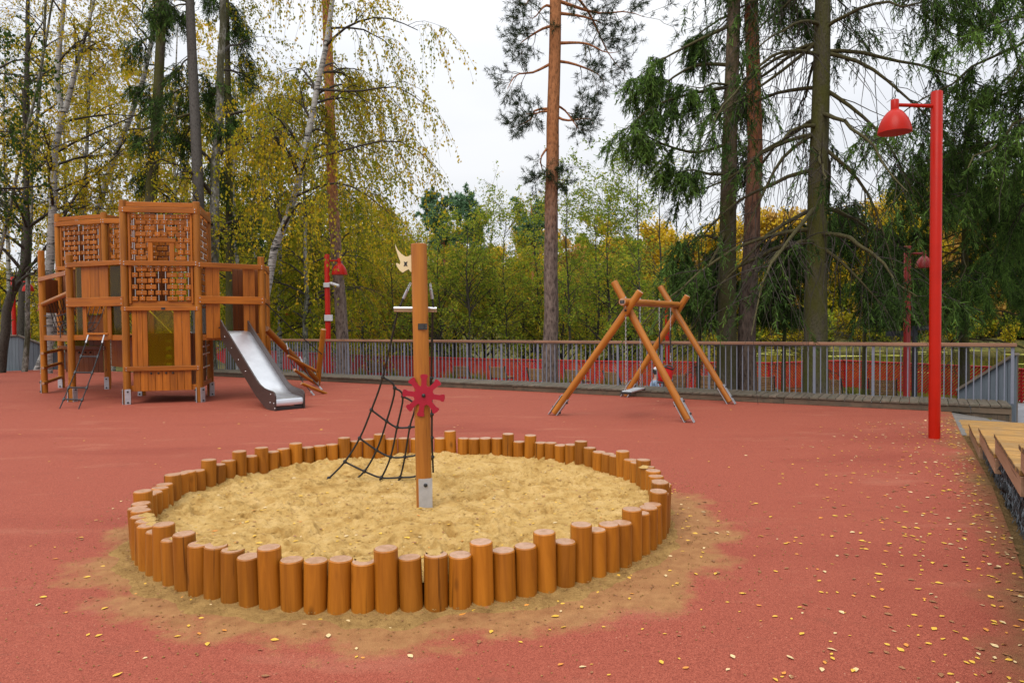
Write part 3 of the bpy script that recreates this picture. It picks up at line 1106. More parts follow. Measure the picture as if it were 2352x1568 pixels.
# sand left lying on some log tops
tops = MB()
for i in list(range(56, 76)) + [86, 90, 2]:
    x, y = lpos[i % NLOG]
    if hs[i % NLOG] > 0.335 or RNG.random() < 0.35: continue
    cx, cy = x * 0.985 + SBX * 0.015, y * 0.985 + SBY * 0.015
    prof = [(0.05, 0.0), (0.042, 0.008), (0.02, 0.017), (0.0, 0.019)]
    vs, fs = [], []
    hz = hs[i % NLOG] - 0.004
    for a, (rr, z) in enumerate(prof):
        for k in range(10):
            th = 2 * math.pi * k / 10
            q = rr * (1 + 0.3 * RNG.normal())
            vs.append((cx + min(q, .058) * math.cos(th), cy + min(q, .058) * math.sin(th), hz + z + 0.003 * RNG.random()))
    for a in range(3):
        for k in range(10):
            fs.append((a * 10 + k, a * 10 + (k + 1) % 10, (a + 1) * 10 + (k + 1) % 10, (a + 1) * 10 + k))
    tops.add(vs, fs)
sl_ = link('sand_heap', tops.mesh('sand_heap', M['sand']), None, box)
sl_['kind'] = 'stuff'

# ------------------------------------------------------------------ ship mast in the sandpit
MB_ = G(975, 1165, 0.055)
mast = thing('play_mast', MB_, 'thick wooden ship mast standing in the middle of the sandpit with net, wheel and pennant', 'play mast')
MZ = P(962, 560, MB_[1])[2]
mtop = P(962, 560, MB_[1] - 0.0)
log('post', MB_ + V3(0, 0, -0.08), V3(mtop[0], mtop[1], MZ), 0.066, SWINGM, mast, n=28, ch=0.004)


def mpt(px, py, dy=-0.07):
    return P(px, py, MB_[1] + dy)


# pennant
pz = [(907, 560), (913, 573), (922, 583), (931, 589), (937, 589), (944, 585), (949, 586), (949, 625), (943, 624), (938, 618), (933, 621), (925, 626), (918, 621), (912, 612), (909, 605),
      (912, 604), (918, 607), (920, 603), (916, 592), (909, 571)]
mb = MB()
mb.prism([mpt(x, y, 0.0) for x, y in pz], V3(0, 0.022, 0), 0, 1)
pn = mb.obj('pennant', [M['cream'], M['black_edge']], mast, None)
mb = MB()
cx_, cy_ = 931.5, 606
star = []
for k in range(8):
    th = math.pi / 4 * k + math.pi / 4
    rr = 8.5 if k % 2 == 0 else 3.6
    star.append(mpt(cx_ + rr * 0.72 * math.cos(th), cy_ - rr * math.sin(th), -0.003))
mb.prism(star, V3(0, 0.003, 0))
mb.obj('star_cutout', M['black'], pn, None)
# cross bar behind the mast, two carriers to the top of the net
c0, c1 = mpt(905, 708, 0.085), mpt(1003, 709, 0.085)
mb = MB()
mb.tube([c0, c1], 0.0155, 12)
mb.obj('cross_bar', M['steel'], mast)
mb = MB()
dz = V3(0, 0, -0.0225)
mb.obox((c0 + c1) / 2 + dz, nrm(c1 - c0), V3(0, 1, 0), V3(0, 0, 1), (np.linalg.norm(c1 - c0) / 2, 0.010, 0.007), 0.002)
mb.obj('bar_underside', M['larch_side'], mast, None)
for a, b in (((943, 650), (917, 707)), ((988, 652), (996, 707))):
    q0, q1 = mpt(*a, 0.05), mpt(*b, 0.085)
    mb = MB()
    mb.tube([q0 + (q1 - q0) * 0.25, q1], 0.0085, 8)
    for k in range(4):
        c = q0 + (q1 - q0) * (0.03 + 0.07 * k)
        mb.tube([c + V3(.008 * math.cos(t), 0.008 * (k % 2) * math.sin(t), .011 * math.sin(t)) for t in np.linspace(0, 2 * np.pi, 9)], 0.0028, 5, False, 1)
    mb.tube([q0 + (q1 - q0) * 0.28, q0 + (q1 - q0) * 0.62], 0.013, 8, True, 2)
    mb.obj('carrier_rope', [M['rope'], M['steel'], M['galv']], mast)
# label plate
mb = MB()
lb = [mpt(960, 743, -0.0735), mpt(981, 743, -0.0735), mpt(981, 757, -0.0735), mpt(960, 757, -0.0735)]
mb.prism(lb, V3(0, 0.014, 0))
lp = mb.obj('label_plate', M['black'], mast, None)
mb = MB()
for k in range(6):
    y = 745 + k * 1.8
    x1 = 974 - (k % 3) * 1.2
    mb.prism([mpt(961.6, y, -0.0750), mpt(x1, y, -0.0750), mpt(x1, y + 0.32, -0.0750), mpt(961.6, y + 0.32, -0.0750)], V3(0, 0.001, 0))
for y in (745, 748.5, 752):
    mb.prism([mpt(978, y, -0.0750), mpt(979.4, y, -0.0750), mpt(979.4, y + 1.8, -0.0750), mpt(978, y + 1.8, -0.0750)], V3(0, 0.001, 0))
mb.obj('label_print', M['white_print'], lp, None)
# foot plate with bolt
mb = MB()
fp = [mpt(961.5, 1100, -0.071), mpt(993, 1098, -0.058), mpt(993.5, 1172, -0.060), mpt(963, 1174, -0.073)]
mb.prism(fp, V3(-0.003, 0.008, 0))
pl = mb.obj('foot_plate', M['galv'], mast, None)
mb = MB().ball(mpt(977.5, 1114, -0.072), 0.0165, 10, (1, .6, 1))
mb.obj('bolt', M['black'], pl)
# steering wheel: a hub disc with eight blunt spokes
wc = mpt(973, 908, -0.0775)
mb = MB()
pts = []
tips = [88, 42, -8, -52, -100, -140, 172, 128]
tips = sorted(tips)
rr_ = 0.168
for i, a in enumerate(tips):
    a = math.radians(a)
    nx = math.radians(tips[(i + 1) % 8]) + (2 * math.pi if i == 7 else 0)
    mid = (a + nx) / 2
    ax, ay = math.cos(a), math.sin(a)
    for (r, w_) in ((0.085, -0.021), (0.135, -0.022), (0.158, -0.032), (0.172, -0.027), (0.176, 0.0), (0.172, 0.027), (0.158, 0.032), (0.135, 0.022), (0.085, 0.021)):
        pts.append((r * ax - w_ * ay, r * ay + w_ * ax))
    pts.append((0.079 * math.cos(mid), 0.079 * math.sin(mid)))
mb.prism([wc + V3(x, 0, y) for x, y in pts], V3(0, 0.019, 0))
wh = mb.obj('wheel', M['wheel'], mast, None)
mb = MB().ball(wc + V3(0, -0.004, 0), 0.0165, 10, (1, .8, 1))
mb.obj('hub_bolt', M['black'], wh)
# climbing net: ropes down to the sand behind the mast, cross ropes and knots
Y0, Y1 = MB_[1] + 0.09, MB_[1] + 1.0


def npt(x, y):
    return P(x, y, Y0 + (Y1 - Y0) * min(1.0, max(0.0, (y - 711) / 390.0)))


net = link('climbing_net', None, Matrix.Translation(Vector(npt(870, 1090))), mast)
VERT = [[(914.6, 711.5), (879, 866), (853, 941), (826, 1006), (792, 1060), (755, 1098), (746, 1105)],
        [(879, 866), (906.5, 891), (888, 967), (865, 1033.5), (837, 1082), (806, 1108)],
        [(906.5, 891), (925.6, 910), (912, 981), (897, 1049), (876, 1096.5), (861, 1109)],
        [(925.6, 910), (953, 931), (941, 981), (930, 1049), (919, 1096), (910, 1107)],
        [(953, 931), (972, 925), (970, 975), (966, 1040), (962, 1090), (955, 1100)],
        [(993.6, 711.5), (991, 868), (992, 951), (992, 1005), (993.6, 1049), (995, 1084)]]
ROWS = [[(853, 941), (888, 967), (912, 981), (941, 981), (970, 975), (992, 951)],
        [(826, 1006), (865, 1033.5), (897, 1049), (930, 1049), (966, 1040), (992, 1005)],
        [(792, 1060), (837, 1082), (876, 1096.5), (919, 1096), (962, 1090), (993.6, 1049)],
        [(972, 925), (991, 868)], [(755, 1098), (784, 1107)]]


def soft(pts):
    """smooth polyline through points"""
    p = [np.array(q) for q in pts]
    o = []
    for i in range(len(p) - 1):
        a, b, c, d = p[max(0, i - 1)], p[i], p[i + 1], p[min(len(p) - 1, i + 2)]
        for t in np.linspace(0, 1, 5)[:-1]:
            o.append(0.5 * ((2 * b) + (-a + c) * t + (2 * a - 5 * b + 4 * c - d) * t * t + (-a + 3 * b - 3 * c + d) * t ** 3))
    o.append(p[-1])
    return o


seen = set()
for ln in VERT + ROWS:
    mb = MB().tube(soft([npt(*q) for q in ln]), 0.0092, 8)
    mb.obj('rope', M['rope'], net)
    for q in ln[1:-1] if ln in VERT else ln:
        if q in seen or q[1] > 1103 or q[1] < 720: continue
        seen.add(q)
        mb = MB().ball(npt(*q), 0.0195, 8, (1, 1, 1.1))
        mb.obj('knot', M['black'], net)

# ------------------------------------------------------------------ A-frame swing
LEG = dict(A1=((1273, 952), (1471, 669)), A2=((1582, 971), (1410, 647)), B1=((1431, 912), (1579, 679)), B2=((1683, 927), (1516, 658)))
sw = thing('swing_set', (2.4, 12.7, 0), 'wooden A-frame swing set of crossed round poles near the railing', 'swing set')
beam_ax = None
gA1, gA2, gB1, gB2 = [G(*LEG[k][0]) for k in ('A1', 'A2', 'B1', 'B2')]
axis = nrm((gB1 + gB2) / 2 - (gA1 + gA2) / 2)


def on_plane(px, py, p0, n):
    d = ray(px, py)
    return EYE + d * (((p0 - EYE) @ n) / (d @ n))


mids = []
for k, o_, pair in (('A1', -0.06, (gA1, gA2)), ('A2', 0.06, (gA1, gA2)), ('B1', 0.06, (gB1, gB2)), ('B2', -0.06, (gB1, gB2))):
    span = nrm(pair[1] - pair[0])
    n = V3(-span[1], span[0], 0)
    if n[1] < 0: n = -n
    p0 = G(*LEG[k][0]) + n * o_
    p1 = on_plane(*LEG[k][1], pair[0] + n * o_, n)
    d = nrm(p1 - p0)
    log('leg', p0 + d * 0.05, p1, 0.06, SWINGM, sw, n=22)
    # two steel straps bolted to the foot of each leg, one up-slope and one below
    side = nrm(np.cross(n, d))
    for sgn in (-1, 1):
        a = p0 - d * 0.03 + side * 0.066 * sgn
        b = p0 + d * 0.40 + side * 0.066 * sgn
        ft = beam('foot_strap', a, b, 0.085, 0.012, M['galv'], sw, wdir=n, ch=0.0)
        for t in (0.12, 0.34):
            mb = MB().ball(p0 + d * t + side * 0.082 * sgn, 0.02, 8)
            mb.obj('bolt', M['black'], ft)
    mids.append((p0, p1, n))


def cross(i, j):
    a, b = mids[i], mids[j]
    # where the two legs cross in the view of their own plane
    p, r = a[0], a[1] - a[0]
    q, s_ = b[0], b[1] - b[0]
    u = nrm(V3(r[0], r[1], 0))
    A_ = np.array([[r @ u, -(s_ @ u)], [r[2], -s_[2]]])
    t, _ = np.linalg.solve(A_, [(q - p) @ u, q[2] - p[2]])
    return p + r * t


xa, xb = cross(0, 1), cross(2, 3)
for nm, x in (('A', xa), ('B', xb)):
    mb = MB().ball(x + nrm(mids[0 if nm == 'A' else 3][2]) * -0.065, 0.022, 8)
    mb.obj('bolt', M['black'], sw)
bm0 = on_plane(1434, 683, xa, mids[0][2]) + V3(0, -0.12, 0)
bz = xa[2] + 0.135
bA = V3(xa[0], xa[1], bz) - axis * 0.20
bB = V3(xb[0], xb[1], xb[2] + 0.135) + axis * 0.06
bmo = log('cross_beam', bA, bB, 0.062, SWINGM, sw, n=22)
mb = MB()
ex = nrm(np.cross(axis, V3(0, 0, 1)))
mb.obox(bA - axis * 0.004, ex, axis, V3(0, 0, 1), (0.036, 0.004, 0.026), 0)
lbp = mb.obj('label_plate', M['black'], bmo, None)
mb = MB()
for k in range(3):
    mb.obox(bA - axis * 0.009 + V3(0, 0, 0.012 - 0.012 * k), ex, axis, V3(0, 0, 1), (0.02, 0.001, 0.0025), 0)
mb.obj('label_print', M['white_print'], lbp, None)
bax = nrm(bB - bA)


def hang(px):
    """point under the beam seen at pixel column px"""
    d = ray(px, 690)
    n = nrm(np.cross(d, V3(0, 0, 1)))
    t = ((EYE - bA) @ n) / (bax @ n)
    return bA + bax * t + V3(0, 0, -0.062)


def chain_obj(p0, p1, parent, mat, cover=None):
    L = np.linalg.norm(p1 - p0)
    n = int(L / 0.034)
    d = nrm(p1 - p0)
    s1 = nrm(np.cross(d, V3(0, 1, 0)))
    s2 = np.cross(d, s1)
    mb = MB()
    for i in range(n):
        c = p0 + d * (i + 0.5) * L / n
        a = s1 if i % 2 else s2
        pts = [c + d * 0.021 * math.cos(t) + a * 0.010 * math.sin(t) for t in np.linspace(0, 2 * np.pi, 7)]
        mb.tube(pts, 0.0032, 4, False)
    o = mb.obj('chain', mat, parent)
    if cover:
        mb = MB().tube([p0 + d * L * cover[0], p0 + d * L * cover[1]], 0.014, 8)
        mb.obj('chain_sleeve', M['black'], o)
    return o


zs = 0.47
# flat seat on the left
h1, h2 = hang(1437), hang(1470)
for h in (h1, h2, hang(1514), hang(1540)):
    mb = MB().tube([h + V3(0, 0, 0.15), h + V3(0, 0, -0.07)], 0.012, 8)
    mb.obj('swing_hanger', M['steel'], sw)
seat = thing('flat_swing', ((h1 + h2) / 2)[:2].tolist() + [zs], 'flat swing seat hanging on bare chains from the left half of the beam', 'swing')
se1, se2 = V3(h1[0], h1[1], zs + 0.02), V3(h2[0], h2[1], zs + 0.02)
chain_obj(h1 + V3(0, 0, -0.06), se1, seat, M['steel'])
chain_obj(h2 + V3(0, 0, -0.06), se2, seat, M['steel'])
mid = (se1 + se2) / 2
mb = MB()
half = np.linalg.norm(se2 - se1) / 2
mb.obox(mid + V3(0, 0, -0.035), bax, nrm(np.cross(V3(0, 0, 1), bax)), V3(0, 0, 1), (half * 0.92, 0.085, 0.014), 0.008)
mb.obj('seat', M['galv'], seat, None)
for e in (se1, se2):
    mb = MB().obox(e + V3(0, 0, -0.05), bax, nrm(np.cross(V3(0, 0, 1), bax)), V3(0, 0, 1), (0.014, 0.09, 0.02), 0.004)
    mb.obj('seat_bracket', M['black'], seat, None)
# red bucket seat on the right, black chain sleeves
h3, h4 = hang(1514), hang(1540)
bk = thing('bucket_swing', ((h3 + h4) / 2)[:2].tolist() + [zs], 'red bucket swing seat with black rim hanging from the right half of the beam', 'swing')
bc = (V3(h3[0], h3[1], 0) + V3(h4[0], h4[1], 0)) / 2
dx = (h4 - h3) / 2
for h, sg in ((h3, -1), (h4, 1)):
    chain_obj(h + V3(0, 0, -0.06), bc + dx * 0.95 * sg + V3(0, 0, zs + 0.33), bk, M['steel'], (0.38, 0.82))
cyd = nrm(np.cross(V3(0, 0, 1), bax))
mb = MB()
prof = [(0.62, 0.0), (0.86, 0.05), (0.95, 0.14), (1.0, 0.25)]
vs, fs = [], []
nn_ = 16
for lay in (1.0, 0.86):
    for sc_, z in prof:
        for k in range(nn_):
            th = 2 * math.pi * k / nn_
            fr = 1.0
            zz = z if z < 0.2 else z + 0.03 * math.cos(2 * th)
            vs.append(bc + bax * (0.17 * sc_ * lay * math.cos(th)) + cyd * (0.15 * sc_ * lay * math.sin(th)) + V3(0, 0, zs - 0.02 + zz))
m4 = len(prof)
for q in range(2):
    for i in range(m4 - 1):
        for k in range(nn_):
            k2 = (k + 1) % nn_
            f = (q * m4 * nn_ + i * nn_ + k, q * m4 * nn_ + i * nn_ + k2, q * m4 * nn_ + (i + 1) * nn_ + k2, q * m4 * nn_ + (i + 1) * nn_ + k)
            fs.append(f if q == 0 else f[::-1])
for k in range(nn_):
    k2 = (k + 1) % nn_
    fs.append(((m4 - 1) * nn_ + k, (m4 - 1) * nn_ + k2, (2 * m4 - 1) * nn_ + k2, (2 * m4 - 1) * nn_ + k))
mb.add(vs, fs)
mb.obj('bucket_shell', M['bucket'], bk)
rim = [bc + bax * (0.17 * math.cos(t)) + cyd * (0.15 * math.sin(t)) + V3(0, 0, zs + 0.245 + 0.03 * math.cos(2 * t)) for t in np.linspace(0, 2 * np.pi, 25)]
MB().tube(rim, 0.016, 8, False).obj('rim', M['black'], bk)
MB().obox(bc + V3(0, 0, zs - 0.03), bax, cyd, V3(0, 0, 1), (0.15, 0.11, 0.014), 0.006).obj('seat_base', M['black'], bk, None)
# ------------------------------------------------------------------ play tower
A, B, C_, D, E_, F_, G_, H_ = [G(*q) for q in ((293, 928), (460, 923), (484, 908), (327, 908), (248, 893), (142, 890), (167, 922), (103, 902))]
I_ = P(603, 800, 15.4); I_[2] = 0
J_ = C_ + (I_ - B)
tw = thing('play_tower', (A + E_) / 2 * V3(1, 1, 0), 'two-towered wooden play house with block-mesh walls, platforms and yellow panes', 'play tower')
PR = 0.072


def ztop(px, py, p):
    return P(px, py, p[1])[2]


Z1 = 4.14
for nm, p, zt in (('A', A, ztop(288, 460, A)), ('B', B, ztop(455, 464, B)), ('C', C_, ztop(478, 488, C_)), ('D', D, Z1 - .05), ('E', E_, ztop(237, 488, E_)),
                  ('F', F_, ztop(133, 492, F_)), ('G', G_, ztop(158, 585, G_)), ('H', H_, ztop(91, 576, H_)), ('I', I_, ztop(598, 590, I_)), ('J', J_, 3.0)):
    o = log('post', p + V3(0, 0, 0.0), p + V3(0, 0, zt), PR, WOODM, tw, n=22)
# posts of the far sides of the left-hand tower
T2u = nrm(E_ - F_); T2n = V3(-T2u[1], T2u[0], 0)
if T2n[1] < 0: T2n = -T2n
K1, K2 = E_ + T2n * 1.42, F_ + T2n * 1.42
for p in (K1, K2): log('post', p, p + V3(0, 0, 4.3), PR, WOODM, tw, n=18)
# steel shoes at the feet, two on the posts nearest the camera
for p, ax in ((A, V3(.55, -.83, 0)), (B, V3(-.85, -.52, 0)), (C_, V3(.75, -.66, 0)), (D, V3(-.2, -.98, 0)), (E_, V3(0.15, -.99, 0)), (F_, V3(.1, -1, 0)), (G_, V3(.95, -.3, 0)), (H_, V3(-.75, -.66, 0)), (G_, V3(-.97, -.25, 0)),
              (B, V3(.93, -.35, 0)), (A, V3(-.97, -.25, 0)), (I_, V3(.5, -.86, 0))):
    ax = nrm(ax)
    tg = V3(-ax[1], ax[0], 0)
    mb = MB().obox(p + ax * (PR + 0.004) + V3(0, 0, 0.155), tg, ax, V3(0, 0, 1), (0.055, 0.006, 0.155), 0)
    sh = mb.obj('post_shoe', M['galv'], tw, None)
    for z in (0.04, 0.26):
        MB().ball(p + ax * (PR + 0.02) + V3(0, 0, z), 0.02, 8).obj('bolt', M['black'], sh)


SCREWS = MB()


class Face:
    def __init__(s, p, q):
        s.p, s.q = p, q
        s.u = nrm(q - p)
        s.L = np.linalg.norm(q - p)
        n = V3(s.u[1], -s.u[0], 0)
        s.n = n

    def pt(s, f, z, off=0.0):
        r = s.p + (s.q - s.p) * f + s.n * off
        return V3(r[0], r[1], z)

    def rail(s, z, h=0.10, t=0.035, off=0.062, f0=None, f1=None, name='rail', mat='board'):
        e = 0.03 / s.L
        a = s.pt(-e if f0 is None else f0, z, off)
        b = s.pt(1 + e if f1 is None else f1, z, off)
        if off > 0.05:
            for p, sg in ((a, 1), (b, -1)):
                for dz_ in (-0.25, 0.25):
                    SCREWS.obox(p + s.u * 0.045 * sg + s.n * (t / 2 + 0.001) + V3(0, 0, dz_ * h), s.u, s.n, V3(0, 0, 1), (0.009, 0.002, 0.009))
        return beam(name, a, b, h, t, M[mat], tw, wdir=V3(0, 0, 1), ch=0.006)

    def boards(s, f0, f1, n, z0, z1, off=0.0, mat='board', t=0.024, name='board'):
        for i in range(n):
            a = f0 + (f1 - f0) * (i + 0.5) / n
            beam(name, s.pt(a, z0, off), s.pt(a, z1, off), (f1 - f0) * s.L / n - 0.006, t, M[mat], tw, wdir=s.u, ch=0.003)

    def pane(s, f0, f1, z0, z1, off=0.0):
        mb = MB().prism([s.pt(f0, z0, off), s.pt(f1, z0, off), s.pt(f1, z1, off), s.pt(f0, z1, off)], s.n * 0.008)
        return mb.obj('yellow_pane', M['acrylic'], tw, None)

    def screws(s, zs, fs=(0.015, 0.985), off=0.083):
        pass


COLS = (.065, .18, .33, .45, .565, .68, .83, .945)
ROWA = {0: .105, 1: .105, 2: .195, 5: .195, 6: .105, 7: .105}
ROWB = {1: .195, 2: .105, 3: .105, 4: .105, 5: .105, 6: .195}


def block_panel(fc, z0, z1, nrow, start=0, window=False, whole=False, off=-0.005, pitch=None):
    """wooden blocks threaded on upright steel rods; whole = one joined part (far sides)"""
    k = fc.L / 1.38
    fa = lambda f: 0.085 + f * 0.83
    rods, blocks, dots = MB(), MB(), MB()
    pitch = pitch or (z1 - z0) / nrow
    for i, c in enumerate(COLS):
        if window and i in (3, 4):
            rods.tube([fc.pt(fa(c), z0 + pitch * 4.1, off), fc.pt(fa(c), z1, off)], 0.010, 6)
        else:
            rods.tube([fc.pt(fa(c), z0, off), fc.pt(fa(c), z1, off)], 0.0085, 6)
    rods.obj('rod', M['steel'], tw)
    for r in range(nrow):
        row = ROWA if (r + start) % 2 == 0 else ROWB
        z = z1 - pitch * (r + 0.5)
        for c, w_ in row.items():
            if window and r >= 4 and 2 <= c <= 5: continue
            cen = fc.pt(fa(COLS[c]) + RNG.normal(0, 0.002), z + RNG.normal(0, 0.003), off + 0.004)
            w2 = w_ * k
            if whole:
                blocks.obox(cen, fc.u, fc.n, V3(0, 0, 1), (w2 / 2, 0.022, 0.046), 0.005)
            else:
                beam('block', cen - fc.u * w2 / 2, cen + fc.u * w2 / 2, 0.092, 0.044, M['board'], tw, wdir=V3(0, 0, 1), ch=0.007)
                dots.obox(cen + fc.n * 0.0235, fc.u, fc.n, V3(0, 0, 1), (0.006, 0.0015, 0.006))
    if whole:
        o = blocks.obj('block_wall', M['board'], tw, None)
        o['kind'] = 'stuff'
    elif dots.v:
        o = dots.obj('screw', M['steel'], tw, None)
        o['kind'] = 'stuff'


fAB, fBC, fCD, fDA = Face(A, B), Face(B, C_), Face(C_, D), Face(D, A)
# --- tower with the window
for fc in (fAB, fBC, fCD, fDA):
    fc.rail(3.97, 0.11, 0.035, 0.062)
    fc.rail(4.085, 0.10, 0.035, 0.015)
    fc.rail(2.885, 0.10)
    for f in (0.075, 0.925):
        beam('stile', fc.pt(f, 2.06, -0.005), fc.pt(f, 4.03, -0.005), 0.04, 0.06, M['board'], tw, wdir=fc.u, ch=0.004)
for fc in (fAB, fDA): fc.rail(1.955, 0.085)
fAB.rail(2.05, 0.12, 0.03, -0.03, 0.05, 0.95, 'floor_beam')
fAB.rail(0.725, 0.095)
block_panel(fAB, 2.93, 3.91, 8, 0, window=True)
block_panel(fAB, 2.12, 2.83, 6, 1, pitch=0.122)
block_panel(fBC, 2.93, 3.91, 8, 0)
block_panel(fBC, 2.12, 2.83, 6, 1, whole=True, pitch=0.122)
# window frame
fw = lambda f: 0.085 + f * 0.83
beam('window_header', fAB.pt(fw(.255), 3.36, 0.03), fAB.pt(fw(.76), 3.36, 0.03), 0.085, 0.05, M['board'], tw, wdir=V3(0, 0, 1))
for f in (.335, .69):
    beam('window_jamb', fAB.pt(fw(f), 2.92, 0.025), fAB.pt(fw(f), 3.317, 0.025), 0.095, 0.035, M['board'], tw, wdir=fAB.u)
# far walls seen through the gaps
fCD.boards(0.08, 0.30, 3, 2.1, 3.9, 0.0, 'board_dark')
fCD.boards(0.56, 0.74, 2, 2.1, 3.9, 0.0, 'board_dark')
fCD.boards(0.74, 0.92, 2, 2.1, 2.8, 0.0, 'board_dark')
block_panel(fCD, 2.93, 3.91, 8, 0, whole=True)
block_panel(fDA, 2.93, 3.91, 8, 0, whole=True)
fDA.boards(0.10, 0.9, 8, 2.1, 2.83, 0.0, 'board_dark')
# floors
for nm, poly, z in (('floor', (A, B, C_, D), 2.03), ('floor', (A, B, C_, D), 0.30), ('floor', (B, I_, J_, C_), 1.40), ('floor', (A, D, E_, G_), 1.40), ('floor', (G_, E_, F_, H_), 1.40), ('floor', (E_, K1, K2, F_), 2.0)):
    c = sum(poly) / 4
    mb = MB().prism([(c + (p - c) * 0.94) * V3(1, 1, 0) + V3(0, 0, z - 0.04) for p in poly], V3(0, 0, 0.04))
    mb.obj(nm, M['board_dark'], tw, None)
# lower front: boards, yellow pane, kicker boards with knobs
fAB.boards(0.085, 0.30, 3, 0.77, 1.915, 0.01)
fAB.boards(0.655, 0.885, 2, 0.77, 1.915, 0.01)
fAB.pane(0.295, 0.66, 0.77, 1.915, 0.0)
fAB.boards(0.09, 0.89, 8, 0.26, 0.68, 0.01)
fAB.rail(0.32, 0.11, 0.03, -0.03, 0.04, 0.96, 'floor_beam')
for f in (.335, .435, .54, .635):
    MB().ball(fAB.pt(f, 0.625, 0.026), 0.022, 10).obj('knob', M['black'], tw)
fAB_lab = MB().obox(fAB.pt(0.53, 1.955, 0.083), fAB.u, fAB.n, V3(0, 0, 1), (0.038, 0.003, 0.022))
fAB_lab.obj('label_plate', M['black'], tw, None)
# back wall of the lower room: dark boards and two lattice strips let the light in
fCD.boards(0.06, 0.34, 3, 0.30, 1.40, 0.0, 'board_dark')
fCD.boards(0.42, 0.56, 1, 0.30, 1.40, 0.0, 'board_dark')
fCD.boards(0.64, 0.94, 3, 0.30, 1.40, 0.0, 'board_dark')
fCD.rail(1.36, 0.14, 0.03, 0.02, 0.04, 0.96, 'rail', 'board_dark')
for f in (0.38, 0.60):
    for z in np.arange(0.42, 1.3, 0.19):
        beam('lattice_bar', fCD.pt(f - 0.045, z, 0), fCD.pt(f + 0.045, z, 0), 0.10, 0.03, M['board_dark'], tw, wdir=V3(0, 0, 1))
fBC.rail(0.36, 0.10, 0.03, 0.03)
for z in (0.72, 1.16, 1.0):
    mb = MB().tube([fBC.pt(0.0, z, 0.07), fBC.pt(0.33, z + 0.02, 0.12)], 0.017, 8)
    mb.obj('rung', M['steel'], tw)
# steel hand rails of the inner stair
for a, b in (((322, 692), (452, 826)), ((352, 668), (470, 800))):
    p, q = P(*a, 16.5), P(*b, 16.3)
    MB().tube([p, q, q + V3(0.02, 0, -0.16), q + V3(-0.03, 0, -0.30)], 0.019, 8).obj('hand_tube', M['steel'], tw)
# --- right platform with the slide opening
fBI, fIJ, fJC = Face(B, I_), Face(I_, J_), Face(J_, C_)
for fc in (fBI, fIJ):
    fc.rail(2.865, 0.10)
    fc.rail(2.135, 0.16 if fc is fBI else 0.1)
fBI.boards(0.11, 0.33, 2, 1.33, 2.815, 0.0)
fBI.boards(0.70, 0.89, 2, 1.33, 2.815, 0.0)
fJC.boards(0.02, 0.60, 6, 1.36, 2.9, 0.0, 'board_dark')
fJC.rail(2.9, 0.1)
fBI.rail(1.35, 0.12, 0.03, -0.035, 0.04, 0.96, 'floor_beam')
fIJ.boards(0.12, 0.85, 5, 1.34, 2.80, 0.0)
# slide
S0, S1 = V3(-5.98, 15.02, 0), V3(-4.19, 13.10, 0)
sd = nrm(S1 - S0); sn = V3(-sd[1], sd[0], 0)
SL = np.linalg.norm(S1 - S0)
sld = link('slide', None, Matrix.Translation(Vector(S0)), tw)
bed = [(0.0, 1.475), (0.16, 1.45), (0.30, 1.37), (1.85, 0.37), (2.0, 0.295), (2.15, 0.25), (2.3, 0.235), (SL - 0.12, 0.225), (SL - 0.04, 0.21), (SL - 0.02, 0.17), (SL - 0.03, 0.10)]
BW = 0.27
mb = MB()
pb = [S0 + sd * s + V3(0, 0, z) for s, z in bed]
vs = [p + sn * k for p in pb for k in (-BW, BW)]
mb.add(vs, [(2 * i, 2 * i + 1, 2 * i + 3, 2 * i + 2) for i in range(len(pb) - 1)])
mb.add([p - V3(0, 0, 0.012) for p in vs], [(2 * i + 2, 2 * i + 3, 2 * i + 1, 2 * i) for i in range(len(pb) - 1)])
mb.obj('chute', M['slide'], sld, 50)
side = [(-0.02, 1.72), (0.02, 1.71), (0.16, 1.60), (1.78, 0.55), (1.95, 0.455), (2.12, 0.40), (2.3, 0.375), (SL - 0.12, 0.36), (SL - 0.04, 0.335), (SL, 0.28), (SL, 0.0), (SL - 0.33, 0.0), (SL - 0.52, 0.06), (1.75, 0.23), (0.1, 1.27), (-0.02, 1.37)]
for k in (-1, 1):
    off = BW + 0.002 if k > 0 else -BW - 0.030
    mb = MB().prism([S0 + sd * s + sn * off + V3(0, 0, z) for s, z in side], sn * 0.028)
    o = mb.obj('side_panel', M['hpl'], sld, None)
mb = MB().obox(S0 + sd * (SL - 0.045) + V3(0, 0, 0.035), sn, sd, V3(0, 0, 1), (BW - 0.005, 0.008, 0.03))
mb.obj('end_plate', M['black'], sld, None)
for s, z in ((2.42, 0.14), (2.58, 0.14), (2.45, .3), (2.62, 0.05), (0.25, 1.36), (0.6, 1.13), (0.95, 0.90), (1.3, 0.68)):
    MB().ball(S0 + sd * s + sn * (-BW - 0.031) + V3(0, 0, z), 0.012, 6).obj('screw', M['steel'], sld)
MB().tube([S0 + sd * 0.0 + sn * -(BW + 0.05) + V3(0, 0, 1.55), S0 - sd * 0.12 + sn * -(BW + 0.05) + V3(0, 0, 1.55)], 0.018, 8).obj('slide_bracket', M['black'], sld)
